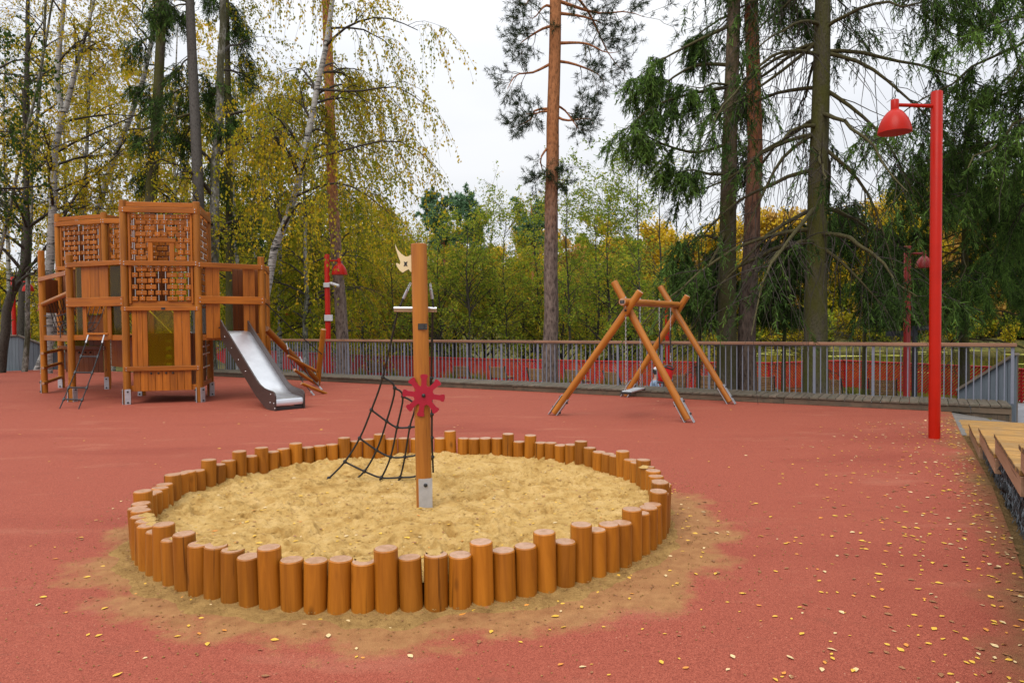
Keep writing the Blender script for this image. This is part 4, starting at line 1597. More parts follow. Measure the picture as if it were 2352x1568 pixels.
# --- left platform, side towards the camera
fGA = Face(G_, A)
fGA.rail(2.90, 0.10)
fGA.rail(2.11, 0.19)
fGA.boards(0.22, 0.71, 3, 2.2, 2.86, -0.01)
fGA.pane(0.09, 0.22, 1.40, 2.86, -0.03)
fGA.pane(0.71, 0.92, 1.40, 2.86, -0.03)
fGA.boards(0.235, 0.31, 1, 1.33, 2.02, 0.0)
fGA.boards(0.685, 0.755, 1, 1.33, 2.02, 0.0)
fGA.rail(1.365, 0.11, 0.03, -0.02, 0.03, 0.97, 'floor_beam')
fGA.rail(1.445, 0.04, 0.05, 0.005, 0.3, 0.7, 'sill')
# rope ladder
lad = link('rope_ladder', None, Matrix.Translation(Vector(G(160, 938))), tw)
LA, LB = fGA.pt(0.365, 1.40, 0.05), fGA.pt(0.655, 1.40, 0.05)
la, lb_ = G(137, 938), G(180.5, 939)
ladp = lambda p, q, t: p + (q - p) * t + V3(0, 0, -0.05 * math.sin(math.pi * t))
for p, q in ((LA, la), (LB, lb_)):
    MB().tube([ladp(p, q, t) for t in np.linspace(0, 1, 9)], 0.0115, 8).obj('rope', M['rope'], lad)
    MB().tube([ladp(p, q, 0.0) + V3(0, 0, .02), ladp(p, q, 0.09)], 0.017, 8).obj('rope_clamp', M['galv'], lad)
for t in (0.27, 0.485, 0.695, 0.865):
    MB().tube([ladp(LA, la, t), ladp(LB, lb_, t)], 0.0155, 8).obj('rung', M['black'], lad)
    for p, q in ((LA, la), (LB, lb_)):
        MB().tube([ladp(p, q, t - 0.02), ladp(p, q, t + 0.02)], 0.022, 8).obj('knot', M['black'], lad)
# --- left end: bridge side between two posts, log rungs, rope net
fHG = Face(H_, G_)
fHG.rail(2.74, 0.10)
log('grab_log', fHG.pt(0.03, 2.15, 0.0), fHG.pt(0.98, 2.32, 0.0), 0.055, WOODM, tw)
fHG.rail(1.34, 0.12, 0.04, 0.0, 0.05, 0.95, 'floor_beam')
fHF = Face(H_, F_)
fHF.boards(0.1, 0.9, 8, 1.95, 2.8, 0.0, 'board_dark')
for z in (0.25, 0.62, 0.97):
    log('rung', fHF.pt(-0.22, z, 0.05), fHF.pt(1.0, z + 0.04, 0.02), 0.04, WOODM, tw, n=14)
fGE = Face(G_, E_)
fFE = Face(F_, E_)
# nets: black ropes slung across the left platform
net2 = link('rope_net', None, Matrix.Translation(Vector((G_ + E_) / 2 + V3(0, 0, 1.5))), tw)
q0, q1, q2, q3 = fHG.pt(0.12, 2.25, -0.05), fHG.pt(0.95, 2.3, -0.05), E_ + V3(0, 0, 2.2), F_ + V3(0.2, 0, 2.2)
for i in range(9):
    t = i / 8
    a = q0 + (q1 - q0) * t
    b = q3 + (q2 - q3) * t
    MB().tube([a + (b - a) * u + V3(0, 0, -0.75 * math.sin(math.pi * u)) for u in np.linspace(0, 1, 9)], 0.009, 5).obj('rope', M['rope'], net2)
for u in (0.25, 0.5, 0.75):
    MB().tube([(q0 + (q1 - q0) * t) * (1 - u) + (q3 + (q2 - q3) * t) * u + V3(0, 0, -0.75 * math.sin(math.pi * u)) for t in np.linspace(0, 1, 7)], 0.010, 5).obj('rope', M['rope'], net2)
    for i in range(9):
        t = i / 8
        MB().ball((q0 + (q1 - q0) * t) * (1 - u) + (q3 + (q2 - q3) * t) * u + V3(0, 0, -0.75 * math.sin(math.pi * u)), 0.021, 6).obj('knot', M['black'], net2)
for k in range(7):
    p = fGA.pt(0.30 + 0.05 * k, 1.95, -0.5)
    q = fGA.pt(0.36 + 0.055 * k, 1.46, -1.0)
    MB().tube([p, (p + q) / 2 + V3(-.05, 0, -0.1), q], 0.009, 5).obj('rope', M['rope'], net2)
MB().tube([fHG.pt(0.06, 1.87, 0.0), fHG.pt(0.5, 1.83, 0), fHG.pt(0.95, 1.9, 0)], 0.011, 6).obj('rope', M['rope'], net2)
MB().tube([fHG.pt(0.06, 1.62, 0.0), fHG.pt(0.6, 1.60, 0), fHG.pt(0.95, 1.68, 0)], 0.011, 6).obj('rope', M['rope'], net2)
MB().tube([fHG.pt(0.65, 1.61, 0.0), fHG.pt(0.7, 1.36, 0.03)], 0.011, 6).obj('rope', M['rope'], net2)
# --- left-hand tower
fEK = Face(E_, K1)
for fc in (fFE, fEK, Face(K1, K2), Face(K2, F_)):
    fc.rail(4.27, 0.12)
    fc.rail(4.40, 0.10, 0.035, 0.012)
    fc.rail(3.12, 0.10)
    for f in (0.08, 0.92):
        beam('stile', fc.pt(f, 3.05, -0.005), fc.pt(f, 4.32, -0.005), 0.05, 0.06, M['board'], tw, wdir=fc.u, ch=0.004)
block_panel(fFE, 3.18, 4.2, 8, 0)
fE2 = Face(E_, C_ + (K1 - C_) * 0.62)
block_panel(fE2, 3.18, 4.2, 8, 0)
fE2.rail(4.27, 0.12)
fE2.rail(3.12, 0.10)
block_panel(Face(K1, K2), 3.18, 4.2, 8, 0, whole=True)
Face(K1, K2).boards(0.05, 0.42, 4, 2.0, 4.2, 0.0, 'board_dark')
Face(K1, K2).boards(0.55, 0.95, 4, 2.0, 4.2, 0.0, 'board_dark')
Face(K2, F_).boards(0.05, 0.95, 8, 2.0, 4.2, 0.0, 'board_dark')
fFE.boards(0.1, 0.35, 2, 2.0, 3.05, 0.0, 'board_dark')
fFE.boards(0.55, 0.9, 3, 2.0, 3.05, 0.0, 'board')
fFE.rail(1.98, 0.12)
fFE.rail(1.05, 0.10, mat='board_dark')
fFE.boards(0.1, 0.92, 8, 0.42, 1.0, 0.0, 'board_dark')
for f in (.3, .42, .55, .66): MB().ball(fFE.pt(f, 0.93, 0.03), 0.024, 8).obj('knob', M['black'], tw)
fFE.pane(0.22, 0.62, 1.10, 1.62, 0.0)
fFE.boards(0.62, 0.95, 3, 1.1, 1.9, 0.0, 'board_dark')
fEA = Face(E_, D)
fEA.boards(0.15, 0.85, 4, 0.6, 1.36, 0.0)
fEA.rail(1.36, 0.12)

o_ = SCREWS.obj('screw', M['steel'], tw, None)
o_['kind'] = 'stuff'
# ------------------------------------------------------------------ log climbing ramp beside the slide
cl = thing('log_climbing_ramp', G(700, 905), 'leaning logs, slats and cables of a climbing ramp behind the slide', 'climbing frame')
p0, p1 = P(611, 755, 15.75), P(727, 872, 18.3)
log('incline_log', p0, p1, 0.075, WOODM, cl, n=20)
g = G(729, 884)
tp = P(743, 756, g[1] - 0.25)
log('leaning_post', g + V3(0, 0, 0.0), tp, 0.072, WOODM, cl, n=20)
mb = MB().obox(g + V3(0.0, -0.085, 0.16), V3(1, 0, 0), V3(0, 1, 0), V3(0, 0, 1), (0.06, 0.006, 0.16))
ps = mb.obj('post_shoe', M['galv'], cl, None)
for z in (0.05, 0.27): MB().ball(g + V3(0, -0.1, z), 0.022, 8).obj('bolt', M['black'], ps)
MB().tube([P(604, 690, 15.5), P(670, 752, 16.9) + V3(0, 0, -0.03), P(739, 813, g[1] - 0.2)], 0.012, 6).obj('cable', M['rope'], cl)
for a, ya, b, yb in (((661, 817), 16.2, (724, 851), 17.2), ((676, 849), 15.8, (727, 882), 16.8), ((692, 880), 15.5, (750, 904), 16.1)):
    log('slat_log', P(*a, ya), P(*b, yb), 0.036, WOODM, cl, n=14)
for pts in (((657, 788, 16.6), (669, 832, 16.5), (698, 881, 16.0), (722, 908, 15.75)), ((688, 819, 16.9), (709, 862, 16.8), (740, 895, 16.2))):
    pp = [P(*q) for q in pts]
    MB().tube(pp, 0.012, 6).obj('rope', M['rope'], cl)
    for q, r in ((pp[0], pp[1]), (pp[-1], pp[-2])):
        MB().tube([q, q + nrm(r - q) * 0.16], 0.02, 6).obj('rope_clamp', M['galv'], cl)

# ------------------------------------------------------------------ red lamps


def lamp(base, h, armdir, arm, pole_r, dome_r, label, mat, group='red street lamps'):
    t = thing('street_lamp', base, label, 'lamp', group)
    b = np.asarray(base, float)
    MB().lathe([(pole_r, 0), (pole_r, h - 0.01), (pole_r - 0.006, h)], b, 20).obj('pole', mat, t)
    a = nrm(V3(armdir[0], armdir[1], 0))
    top = b + V3(0, 0, h - 0.19)
    e = top + a * arm
    MB().tube([top + a * (pole_r * .8), e - a * 0.03], pole_r * 0.33, 10).obj('arm', mat, t)
    nk = dome_r * 0.24
    dome = link('lamp_shade', MB().lathe([(dome_r * 0.97, -dome_r * 1.36), (dome_r, -dome_r * 1.36), (dome_r * 0.985, -dome_r * 1.18), (dome_r * 0.92, -dome_r * 0.86), (dome_r * 0.80, -dome_r * 0.54), (dome_r * 0.62, -dome_r * 0.24), (dome_r * 0.44, -dome_r * 0.03), (nk * 1.12, dome_r * 0.10), (nk, dome_r * 0.12),
                                         (nk, dome_r * 0.72), (nk * 0.9, dome_r * 0.75), (0, dome_r * 0.75)], n=24).mesh('lamp_shade', mat, 40), Matrix.Translation(Vector(e - V3(0, 0, dome_r * 0.42))), t)
    ins = link('shade_inside', MB().lathe([(0, -dome_r * 1.1), (dome_r * 0.965, -dome_r * 1.18), (dome_r * 0.965, -dome_r * 1.35)][::-1], n=24).mesh('shade_inside', M['lamp_in'], 40),
               Matrix.Translation(Vector(e - V3(0, 0, dome_r * 0.42))), dome)
    return t


lb = G(2146, 1006)
hh = P(2150, 211, lb[1])[2]
lamp(lb, hh, (-1, -0.12), 0.60, 0.071, 0.205, 'tall glossy red street lamp standing on the rubber at the right', M['red'])
l2 = np.array(dpt(on_deck(753, 1.0), 1.02, Z_TERR))
h2 = P(747, 584, l2[1])[2] - Z_TERR
t2 = lamp(l2, h2, (1, 0.25), 0.36, 0.08, 0.235, 'red lamp with a white camera, beside the slim pine left of the mast', M['red'])
cc = P(752, 655, l2[1]) + V3(0, -0.08, 0)
mb = MB().obox(cc + V3(0, 0, 0), V3(1, 0, 0), V3(0, 1, 0), V3(0, 0, 1), (0.09, 0.04, 0.07), 0.01)
cm = mb.obj('camera_mount', M['white'], t2, None)
mb = MB().tube([cc + V3(0.08, 0, 0.05), cc + V3(0.16, -0.02, 0.06)], 0.03, 8)
dcam = nrm(V3(0.9, -0.2, -0.3))
mb.tube([cc + V3(0.14, -0.02, 0.05), cc + V3(0.14, -0.02, 0.05) + dcam * 0.26], 0.045, 10)
mb.obj('camera_body', M['white'], cm)
bx = P(755, 730, l2[1]) + V3(0.02, -0.09, 0)
MB().obox(bx, V3(1, 0, 0), V3(0, 1, 0), V3(0, 0, 1), (0.12, 0.03, 0.09), 0.006).obj('junction_box', M['white'], t2, None)
for (px, yt, Y, zb, arm, ad, lab, mt, sc_) in (
        (34, 636, 27.5, -1.1, 0.56, (1, 0.1), 'red lamp standing behind the grey clad wall at the far left', M['red'], 0.075),
        (68, 692, 40.0, -1.1, 0.56, (1, 0.3), 'small distant red lamp pole right of the lamp behind the clad wall', M['red_dull'], 0.07),
        (644, 698, 36.0, -1.1, 0.50, (1, 0.1), 'distant red lamp seen through the cable of the climbing ramp', M['red'], 0.08),
        (1533, 676, 23.5, -1.1, 1.2, (1, 0.4), 'red lamp behind the swing set with its shade among the spruce twigs', M['red'], 0.075),
        (2083, 565, 18.2, -1.1, 0.5, (1, 0.2), 'dark red lamp pole under the spruce next to the navy signpost', M['red_dull'], 0.085)):
    p = P(px, 800, Y)
    lamp((p[0], p[1], zb), P(px, yt, Y)[2] - zb, ad, arm, sc_, 0.21, lab, mt)

# navy signpost
p = P(2101, 800, 18.6)
sg = thing('signpost', (p[0], p[1], Z_TERR), 'dark navy signpost with finger boards behind the railing near the right lamp', 'signpost')
sz = P(2101, 748, 18.6)[2]
MB().box((p[0] - .05, p[1] - .05, Z_TERR), (p[0] + .05, p[1] + .05, sz)).obj('post', M['sign_blue'], sg, None)
for x0, x1, y0, y1 in ((2107, 2145, 747, 758), (2035, 2095, 760, 772)):
    a, b = P(x0, y1, 18.5), P(x1, y0, 18.5)
    o = MB().box((a[0], a[1] - .02, a[2]), (b[0], a[1] + .02, b[2])).obj('sign_board', M['sign_blue'], sg, None)
    mb = MB()
    for k in range(4):
        xx = a[0] + 0.12 + k * 0.045
        mb.box((xx, a[1] - .023, a[2] + 0.045), (xx + 0.03, a[1] - .021, a[2] + 0.085))
    if x0 > 2100: mb.obj('sign_print', M['white_print'], o, None)

# ------------------------------------------------------------------ timber terrace at the right, on gabions
T0 = G(2224, 971.8, 0.156)
T1 = G(2340, 1080, 0.54)
tv = nrm((T1 - T0) * V3(1, 1, 0))
td = np.linalg.norm((T1 - T0)[:2]) / 3
tn = V3(-tv[1], tv[0], 0)
if tn[0] < 0: tn = -tn
tt = thing('timber_terrace', T0 * V3(1, 1, 0), 'stepped larch seating terrace on dark gabions at the right edge', 'seating steps')
ZT_ = [-0.02, 0.156, 0.348, 0.54, 0.73, 0.92]
for k in range(6):
    z = ZT_[k]
    o0 = T0 * V3(1, 1, 0) + tv * (td * (k - 1)) + (tn * -0.25 if k == 0 else tn * 0)
    nb = 11
    for j in range(nb):
        c = o0 + tv * (td * (j + 0.5) / nb) + V3(0, 0, z - 0.02 + RNG.normal(0, 0.0015))
        beam('board', c + tn * RNG.uniform(-0.004, 0.003), c + tn * 4.6, td / nb - 0.008, 0.04, M['larch'], tt, wdir=tv, ch=0.004, end=M['larch_end'])
    if k:
        beam('side_beam', o0 + tn * 0.045 + V3(0, 0, z - 0.113), o0 + tv * td + tn * 0.045 + V3(0, 0, z - 0.113), 0.143, 0.07, M['larch_side'], tt, wdir=V3(0, 0, 1), ch=0.004)
        beam('riser_beam', o0 + tv * (td - 0.04) + tn * 0.085 + V3(0, 0, z - 0.113), o0 + tv * (td - 0.04) + tn * 4.6 + V3(0, 0, z - 0.113), 0.14, 0.075, M['larch_side'], tt, wdir=V3(0, 0, 1), ch=0.004)
    else:
        beam('riser_beam', o0 + tv * 0.1 + tn * 0.03 + V3(0, 0, z - 0.07), o0 + tv * td + tn * 0.03 + V3(0, 0, z - 0.07), 0.055, 0.06, M['larch_side'], tt, wdir=V3(0, 0, 1), ch=0.004)
gb = thing('gabion', (T0 + tv * td) * V3(1, 1, 0), 'wire gabion of dark stones under the larch seating steps', 'gabion')
stn, wr_ = MB(), MB()
for k in range(1, 6):
    o0 = T0 * V3(1, 1, 0) + tv * (td * (k - 1)) + tn * 0.115
    zt = ZT_[k] - 0.19
    if zt < 0.02: continue
    L = td
    for i in range(int(L / 0.10)):
        for j in range(max(1, int(zt / 0.085))):
            c = o0 + tv * ((i + 0.5) * 0.10) + V3(0, 0, (j + 0.5) * 0.085) + RNG.normal(0, 0.016, 3)
            ax = nrm(RNG.normal(0, 1, 3)); ay = nrm(np.cross(ax, RNG.normal(0, 1, 3)))
            s_ = RNG.uniform(0.032, 0.06, 3)
            stn.obox(c, ax, ay, np.cross(ax, ay), s_, 0.014)
    # twisted mesh wires in front
    for i in range(int(L / 0.035)):
        b = o0 + tv * (i * 0.035) + tn * -0.05
        zz = np.linspace(0, zt, max(3, int(zt / 0.05)))
        wr_.tube([b + V3(0, 0, z) + tv * (0.014 * ((q % 2) * 2 - 1) + RNG.normal(0, .004)) + tn * RNG.normal(-0.006, 0.012) for q, z in enumerate(zz)], 0.0028, 4, False)
a_, b_ = stn.obj('stone_fill', M['stone'], gb, None), wr_.obj('wire_mesh', M['wire'], gb)
a_['kind'] = 'stuff'; b_['kind'] = 'stuff'
# ------------------------------------------------------------------ red lattice fence round the lower terrace
LZT = -0.02
LP = []
for px, py in ((430, 795), (560, 803), (829, 815), (1137, 824), (1423, 829), (1767, 832.4), (1940, 827), (2280, 842), (2346, 846.5), (2560, 856)):
    q = G(px, py, LZT)
    LP.append(q)
fl = thing('lattice_fence', LP[4] * V3(1, 1, 0) + V3(0, 0, Z_TERR), 'low red fence of slanting slats along the pond edge beyond the terrace', 'fence')
slats = MB()
LH0, LH1 = Z_TERR + 0.04, LZT - 0.03
flip = 1
for i, (a, b) in enumerate(zip(LP[:-1], LP[1:])):
    a, b = a * V3(1, 1, 0), b * V3(1, 1, 0)
    u = nrm(b - a)
    L = np.linalg.norm(b - a)
    n = V3(-u[1], u[0], 0)
    beam('top_rail', a + V3(0, 0, LZT - 0.015), b + V3(0, 0, LZT - 0.015), 0.05, 0.11, M['lattice'], fl, wdir=V3(0, 0, 1))
    npan = max(1, int(round(L / 2.4)))
    hh_ = LH1 - LH0
    dirn = 1 if i in (0, 1, 2, 3, 5) else -1
    for p in range(npan):
        p0 = a + u * (L * p / npan)
        W = L / npan
        beam('post', p0 + n * 0.03 + V3(0, 0, Z_TERR), p0 + n * 0.03 + V3(0, 0, LZT - 0.04), 0.06, 0.05, M['lattice'], fl, wdir=u, ch=0)
        step = 0.115
        d_ = dirn if not (i == 4 and p == npan - 1) else 1
        k = -int(hh_ / step) - 1
        while k * step < W:
            # a slat rising at 45 degrees, clipped to the panel
            x0, x1 = k * step, k * step + hh_
            t0, t1 = max(0, -x0 / hh_), min(1, (W - x0) / hh_)
            k += 1
            if t1 - t0 < 0.04: continue
            z0, z1 = LH0 + hh_ * t0, LH0 + hh_ * t1
            if d_ < 0:
                xa, xb = x0 + hh_ * t0, x0 + hh_ * t1
            else:
                xa, xb = W - (x0 + hh_ * t0), W - (x0 + hh_ * t1)
            q0, q1 = p0 + u * xa + V3(0, 0, z0), p0 + u * xb + V3(0, 0, z1)
            dd = nrm(q1 - q0)
            slats.obox((q0 + q1) / 2, dd, n, np.cross(dd, n), (np.linalg.norm(q1 - q0) / 2, 0.012, 0.026))
so_ = slats.obj('slat_field', M['lattice'], fl, None)
so_['kind'] = 'stuff'

# ------------------------------------------------------------------ benches with slatted backs, facing the pond
def bench(base, rz, label):
    t = thing('bench', (0, 0, 0), label, 'bench', 'slatted benches on the lower terrace')
    w_ = 0.36
    ang = math.radians(20)
    dn = V3(0, -math.sin(ang), math.cos(ang))
    for k in range(8):
        c = V3(0, -0.20, 0.40) + dn * (0.03 + k * 0.062)
        beam('back_slat', c - V3(w_, 0, 0), c + V3(w_, 0, 0), 0.046, 0.025, M['bench'], t, wdir=dn, ch=0)
    for k in range(6):
        c = V3(0, -0.12 + k * 0.09, 0.40 + 0.008 * k)
        beam('seat_slat', c - V3(w_, 0, 0), c + V3(w_, 0, 0), 0.07, 0.025, M['bench'], t, wdir=V3(0, 1, 0), ch=0)
    for sgn in (-1, 1):
        mb = MB()
        x = (w_ + 0.02) * sgn
        mb.obox((x, -0.20 - math.sin(ang) * 0.28, 0.40 + 0.26), V3(1, 0, 0), np.cross(dn, V3(1, 0, 0)), dn, (0.015, 0.03, 0.27))
        mb.box((x - .015, -0.24, 0.36), (x + .015, 0.38, 0.40))
        mb.box((x - .015, -0.24, 0.0), (x + .015, -0.18, 0.36))
        mb.box((x - .015, 0.30, 0.0), (x + .015, 0.36, 0.36))
        mb.obj('leg_frame', M['black'], t, None)
    t.location = base
    t.rotation_euler = (0, 0, rz)
    return t


rzb = math.atan2(DU[1], DU[0])
BEN = [(868, 33.6), (1068, 30.3), (1152, 29.6), (1240, 28.2), (1327, 27.3), (1418, 25.9), (1549, 24.6), (1637, 23.9), (1755, 23.3), (1912, 22.0), (2029, 21.6)]
BLAB = ['leftmost slatted bench on the terrace, beyond the railing left of the mast', 'tan slatted bench beyond the railing, first right of the mast', 'dark slatted bench beyond the railing, between mast and tall pine',
        'slatted bench half hidden behind the tall pine trunk', 'slatted bench left of the swing frame, right of the tall pine', 'slatted bench seen between the left legs of the swing set',
        'slatted bench behind the bucket swing', 'slatted bench behind the right legs of the swing set', 'slatted bench just right of the twin trunks', 'slatted bench just right of the mossy spruce trunk', 'slatted bench left of the dark red lamp pole']
b0 = None
for (px, Y), lab in zip(BEN, BLAB):
    p = P(px, 800, Y)
    loc = (p[0], p[1], Z_TERR)
    rz = rzb + RNG.normal(0, 0.15)
    if b0 is None: b0 = bench(loc, rz, lab)
    else: copy_tree(b0, loc, rz, lab)

# wooden litter bin behind the mossy spruce
p = P(1833, 880, 19.5)
bn = thing('litter_bin', (p[0], p[1], Z_TERR), 'square wooden litter bin half hidden behind the mossy spruce trunk', 'bin')
for i in range(4):
    for sx, sy in ((i, 0), (i, 1)):
        beam('slat', (p[0] - .21 + i * .14, p[1] - .28 + sy * .56, Z_TERR + .04), (p[0] - .21 + i * .14, p[1] - .28 + sy * .56, Z_TERR + .82), 0.12, 0.03, M['board'], bn, wdir=V3(1, 0, 0), ch=0)
    for sx in (0, 1):
        beam('slat', (p[0] - .28 + sx * .56, p[1] - .2 + i * .135, Z_TERR + .04), (p[0] - .28 + sx * .56, p[1] - .2 + i * .135, Z_TERR + .82), 0.12, 0.03, M['board'], bn, wdir=V3(0, 1, 0), ch=0)
MB().box((p[0] - .25, p[1] - .25, Z_TERR), (p[0] + .25, p[1] + .25, Z_TERR + .78)).obj('liner', M['black'], bn, None)


# ------------------------------------------------------------------ person sitting beyond the railing
def skin_chain(name, V_, E__, R__, mat, parent, sub=2):
    me = bpy.data.meshes.new(name)
    me.from_pydata([tuple(v) for v in V_], E__, [])
    o = bpy.data.objects.new(name, me)
    COL.objects.link(o)
    md = o.modifiers.new('skin', 'SKIN')
    md.use_smooth_shade = True
    sv = me.skin_vertices[0].data
    for i, r in enumerate(R__):
        sv[i].radius = (r, r) if np.isscalar(r) else r
        sv[i].use_root = (i == 0)
    s2 = o.modifiers.new('sub', 'SUBSURF')
    s2.levels = s2.render_levels = sub
    me.materials.append(mat)
    WM[o.name] = Matrix.Identity(4)
    if parent is not None:
        o.parent = parent
        o.matrix_basis = WM[parent.name].inverted()
    return o


M['skin'] = plain('skin', (0.50, 0.28, 0.20), 0.55, var=0.05)
M['jacket'] = plain('light_blue_jacket', (0.25, 0.34, 0.47), 0.8, var=0.12)
M['jeans'] = plain('blue_jeans', (0.055, 0.095, 0.19), 0.85, var=0.2, scale=30)
M['cap'] = plain('white_cap', (0.66, 0.66, 0.68), 0.7, var=0.05)
M['hair'] = plain('dark_hair', (0.02, 0.014, 0.01), 0.5, var=0.3, scale=60)
pp = P(1502, 868, 21.5)
ps = thing('person', (pp[0], pp[1], Z_TERR), 'person in pale blue jacket, jeans and white cap sitting behind the swings', 'person')
# seated on the terrace step, knees up, looking to the right; local frame: x forward
def pl_(x, y, z): return V3(pp[0] + x, pp[1] + y, Z_TERR + 0.42 + z)
bv = [pl_(0, 0, 0.05), pl_(-0.02, 0, 0.22), pl_(0.02, 0, 0.42), pl_(0.05, 0, 0.52), pl_(0.08, 0, 0.60),
      pl_(0.03, .17, 0.45), pl_(0.10, .22, 0.22), pl_(0.30, .14, 0.13), pl_(0.03, -.17, 0.45), pl_(0.10, -.22, 0.22), pl_(0.30, -.14, 0.13),
      pl_(0.08, .10, 0.03), pl_(0.46, .11, 0.06), pl_(0.44, .11, -0.37), pl_(0.58, .11, -0.40), pl_(0.08, -.10, 0.03), pl_(0.46, -.11, 0.06), pl_(0.44, -.11, -0.37), pl_(0.58, -.11, -0.40), pl_(0.10, 0, 0.70), pl_(0.11, 0, .80)]
be = [(0, 1), (1, 2), (2, 3), (3, 4), (2, 5), (5, 6), (6, 7), (2, 8), (8, 9), (9, 10), (0, 11), (11, 12), (12, 13), (13, 14), (0, 15), (15, 16), (16, 17), (17, 18), (4, 19), (19, 20)]
br = [.13, .12, .13, .055, .075, .05, .042, .03, .05, .042, .03, .08, .06, .04, .04, .08, .06, .04, .04, .10, .075]
body = skin_chain('body', bv, be, br, M['skin'], ps)
jv = bv[0:3] + bv[5:7] + [bv[7] * .85 + bv[6] * .15] + bv[8:10] + [bv[10] * .85 + bv[9] * .15]
skin_chain('jacket', jv, [(0, 1), (1, 2), (2, 3), (3, 4), (4, 5), (2, 6), (6, 7), (7, 8)], [.15, .15, .155, .075, .062, .05, .075, .062, .05], M['jacket'], ps)
skin_chain('jeans', [bv[0], bv[11], bv[12], bv[13], bv[15], bv[16], bv[17]], [(0, 1), (1, 2), (2, 3), (0, 4), (4, 5), (5, 6)], [.14, .10, .08, .06, .10, .08, .06], M['jeans'], ps)
for sy in (-1, 1):
    MB().ball(pl_(0.56, .11 * sy, -0.39), 0.06, 8, (1.7, .8, .7)).obj('shoe', M['white'], ps)
    MB().ball(pl_(0.19, .036 * sy, 0.74), 0.012, 6).obj('eye', M['black'], ps)
MB().ball(pl_(0.205, 0, 0.705), 0.018, 6, (1, .8, 1.2)).obj('nose', M['skin'], ps)
MB().ball(pl_(0.19, 0, 0.66), 0.02, 6, (.6, 1.3, .4)).obj('mouth', M['bucket'], ps)
MB().ball(pl_(0.075, 0, 0.76), 0.118, 10, (1, 1, 1.05)).obj('hair', M['hair'], ps)
capm = MB().ball(pl_(0.10, 0, 0.825), 0.122, 10, (1, 1, .72))
capm.obox(pl_(0.25, 0, 0.80), V3(1, 0, 0), V3(0, 1, 0), V3(0, 0, 1), (0.07, 0.085, 0.008), 0.004)
capm.obj('cap', M['cap'], ps)
sup = thing('step_block', (pp[0], pp[1], Z_TERR), 'low pale block on which the person behind the swings sits', 'seat block')
MB().box((pp[0] - 0.30, pp[1] - .3, Z_TERR), (pp[0] + 0.14, pp[1] + .3, Z_TERR + 0.36), 0.01).obj('block', M['concrete'], sup, None)
# ------------------------------------------------------------------ trees
def tubes(paths, rad, ns=4):
    """paths (N,K,3), rad (N,K) -> verts, quads"""
    N, K, _ = paths.shape
    t = np.gradient(paths, axis=1)
    t /= np.linalg.norm(t, axis=2, keepdims=True) + 1e-9
    ref = np.where(np.abs(t[:, :1, 2:3]) < 0.8, np.array([[[0, 0, 1.0]]]), np.array([[[1.0, 0.2, 0]]]))
    a = np.cross(t, np.broadcast_to(ref, t.shape))
    a /= np.linalg.norm(a, axis=2, keepdims=True) + 1e-9
    b = np.cross(t, a)
    th = np.arange(ns) * 2 * np.pi / ns
    v = paths[:, :, None, :] + rad[:, :, None, None] * (a[:, :, None, :] * np.cos(th)[None, None, :, None] + b[:, :, None, :] * np.sin(th)[None, None, :, None])
    idx = np.arange(N * K * ns).reshape(N, K, ns)
    nx = np.roll(idx, -1, axis=2)
    q = np.stack([idx[:, :-1], nx[:, :-1], nx[:, 1:], idx[:, 1:]], -1).reshape(-1, 4)
    return v.reshape(-1, 3), q


def lerp_path(path, t):
    """path (K,3) at t array"""
    K = len(path)
    x = np.clip(t, 0, 1) * (K - 1)
    i = np.minimum(x.astype(int), K - 2)
    f = (x - i)[:, None]
    return path[i] * (1 - f) + path[i + 1] * f, path[i + 1] - path[i]


def unit(v):
    return v / (np.linalg.norm(v, axis=-1, keepdims=True) + 1e-9)


def sprout(paths, rads, per, t0, t1, length, ang, up=0.0, droop=0.0, K=6, rr=0.45, wob=0.12, rng=RNG, taper=0.35):
    """side shoots of every path; returns paths, radii"""
    N, Kp, _ = paths.shape
    n = N * per
    par = np.repeat(np.arange(N), per)
    t = rng.uniform(t0, t1, n)
    x = t * (Kp - 1)
    i = np.minimum(x.astype(int), Kp - 2)
    f = (x - i)[:, None]
    p = paths[par, i] * (1 - f) + paths[par, i + 1] * f
    tg = unit(paths[par, i + 1] - paths[par, i])
    r0 = rads[par, i] * (1 - f[:, 0]) + rads[par, i + 1] * f[:, 0]
    rnd = rng.normal(0, 1, (n, 3))
    perp = unit(rnd - tg * np.sum(rnd * tg, 1, keepdims=True))
    a = rng.normal(ang, 0.18, n)[:, None]
    d = unit(tg * np.cos(a) + perp * np.sin(a) + np.array([0, 0, up]))
    L = length * rng.uniform(0.55, 1.2, n) * (1.15 - taper * t)
    s = np.linspace(0, 1, K)[None, :, None]
    L_ = L[:, None, None]
    q = p[:, None, :] + d[:, None, :] * s * L_
    q[:, :, 2] -= droop * (s[:, :, 0] ** 2) * L[:, None]
    w_ = rng.normal(0, wob, (n, K, 3)) * s * L_ * 0.35
    q = q + np.cumsum(w_, 1) * 0.5
    rad = (np.minimum(r0 * rr, 0.028 * L + 0.004))[:, None] * (1 - 0.8 * s[0, :, 0][None])
    return q, rad


def leaves(pts, size, rng=RNG, asp=0.62, hang=0.3, tint=None):
    n = len(pts)
    ax = unit(rng.normal(0, 1, (n, 3)) + np.array([0, 0, -hang * 3]))
    nn = unit(np.cross(ax, rng.normal(0, 1, (n, 3))))
    s = (size * rng.uniform(0.6, 1.3, n))[:, None]
    m = pts + ax * s * 0.45
    v = np.stack([pts, m + nn * s * asp * 0.5, pts + ax * s, m - nn * s * asp * 0.5], 1).reshape(-1, 3)
    q = np.arange(n * 4).reshape(n, 4)
    if tint is None: tint = rng.random(n)
    return v, q, np.repeat(np.clip(tint, 0, 1), 4)


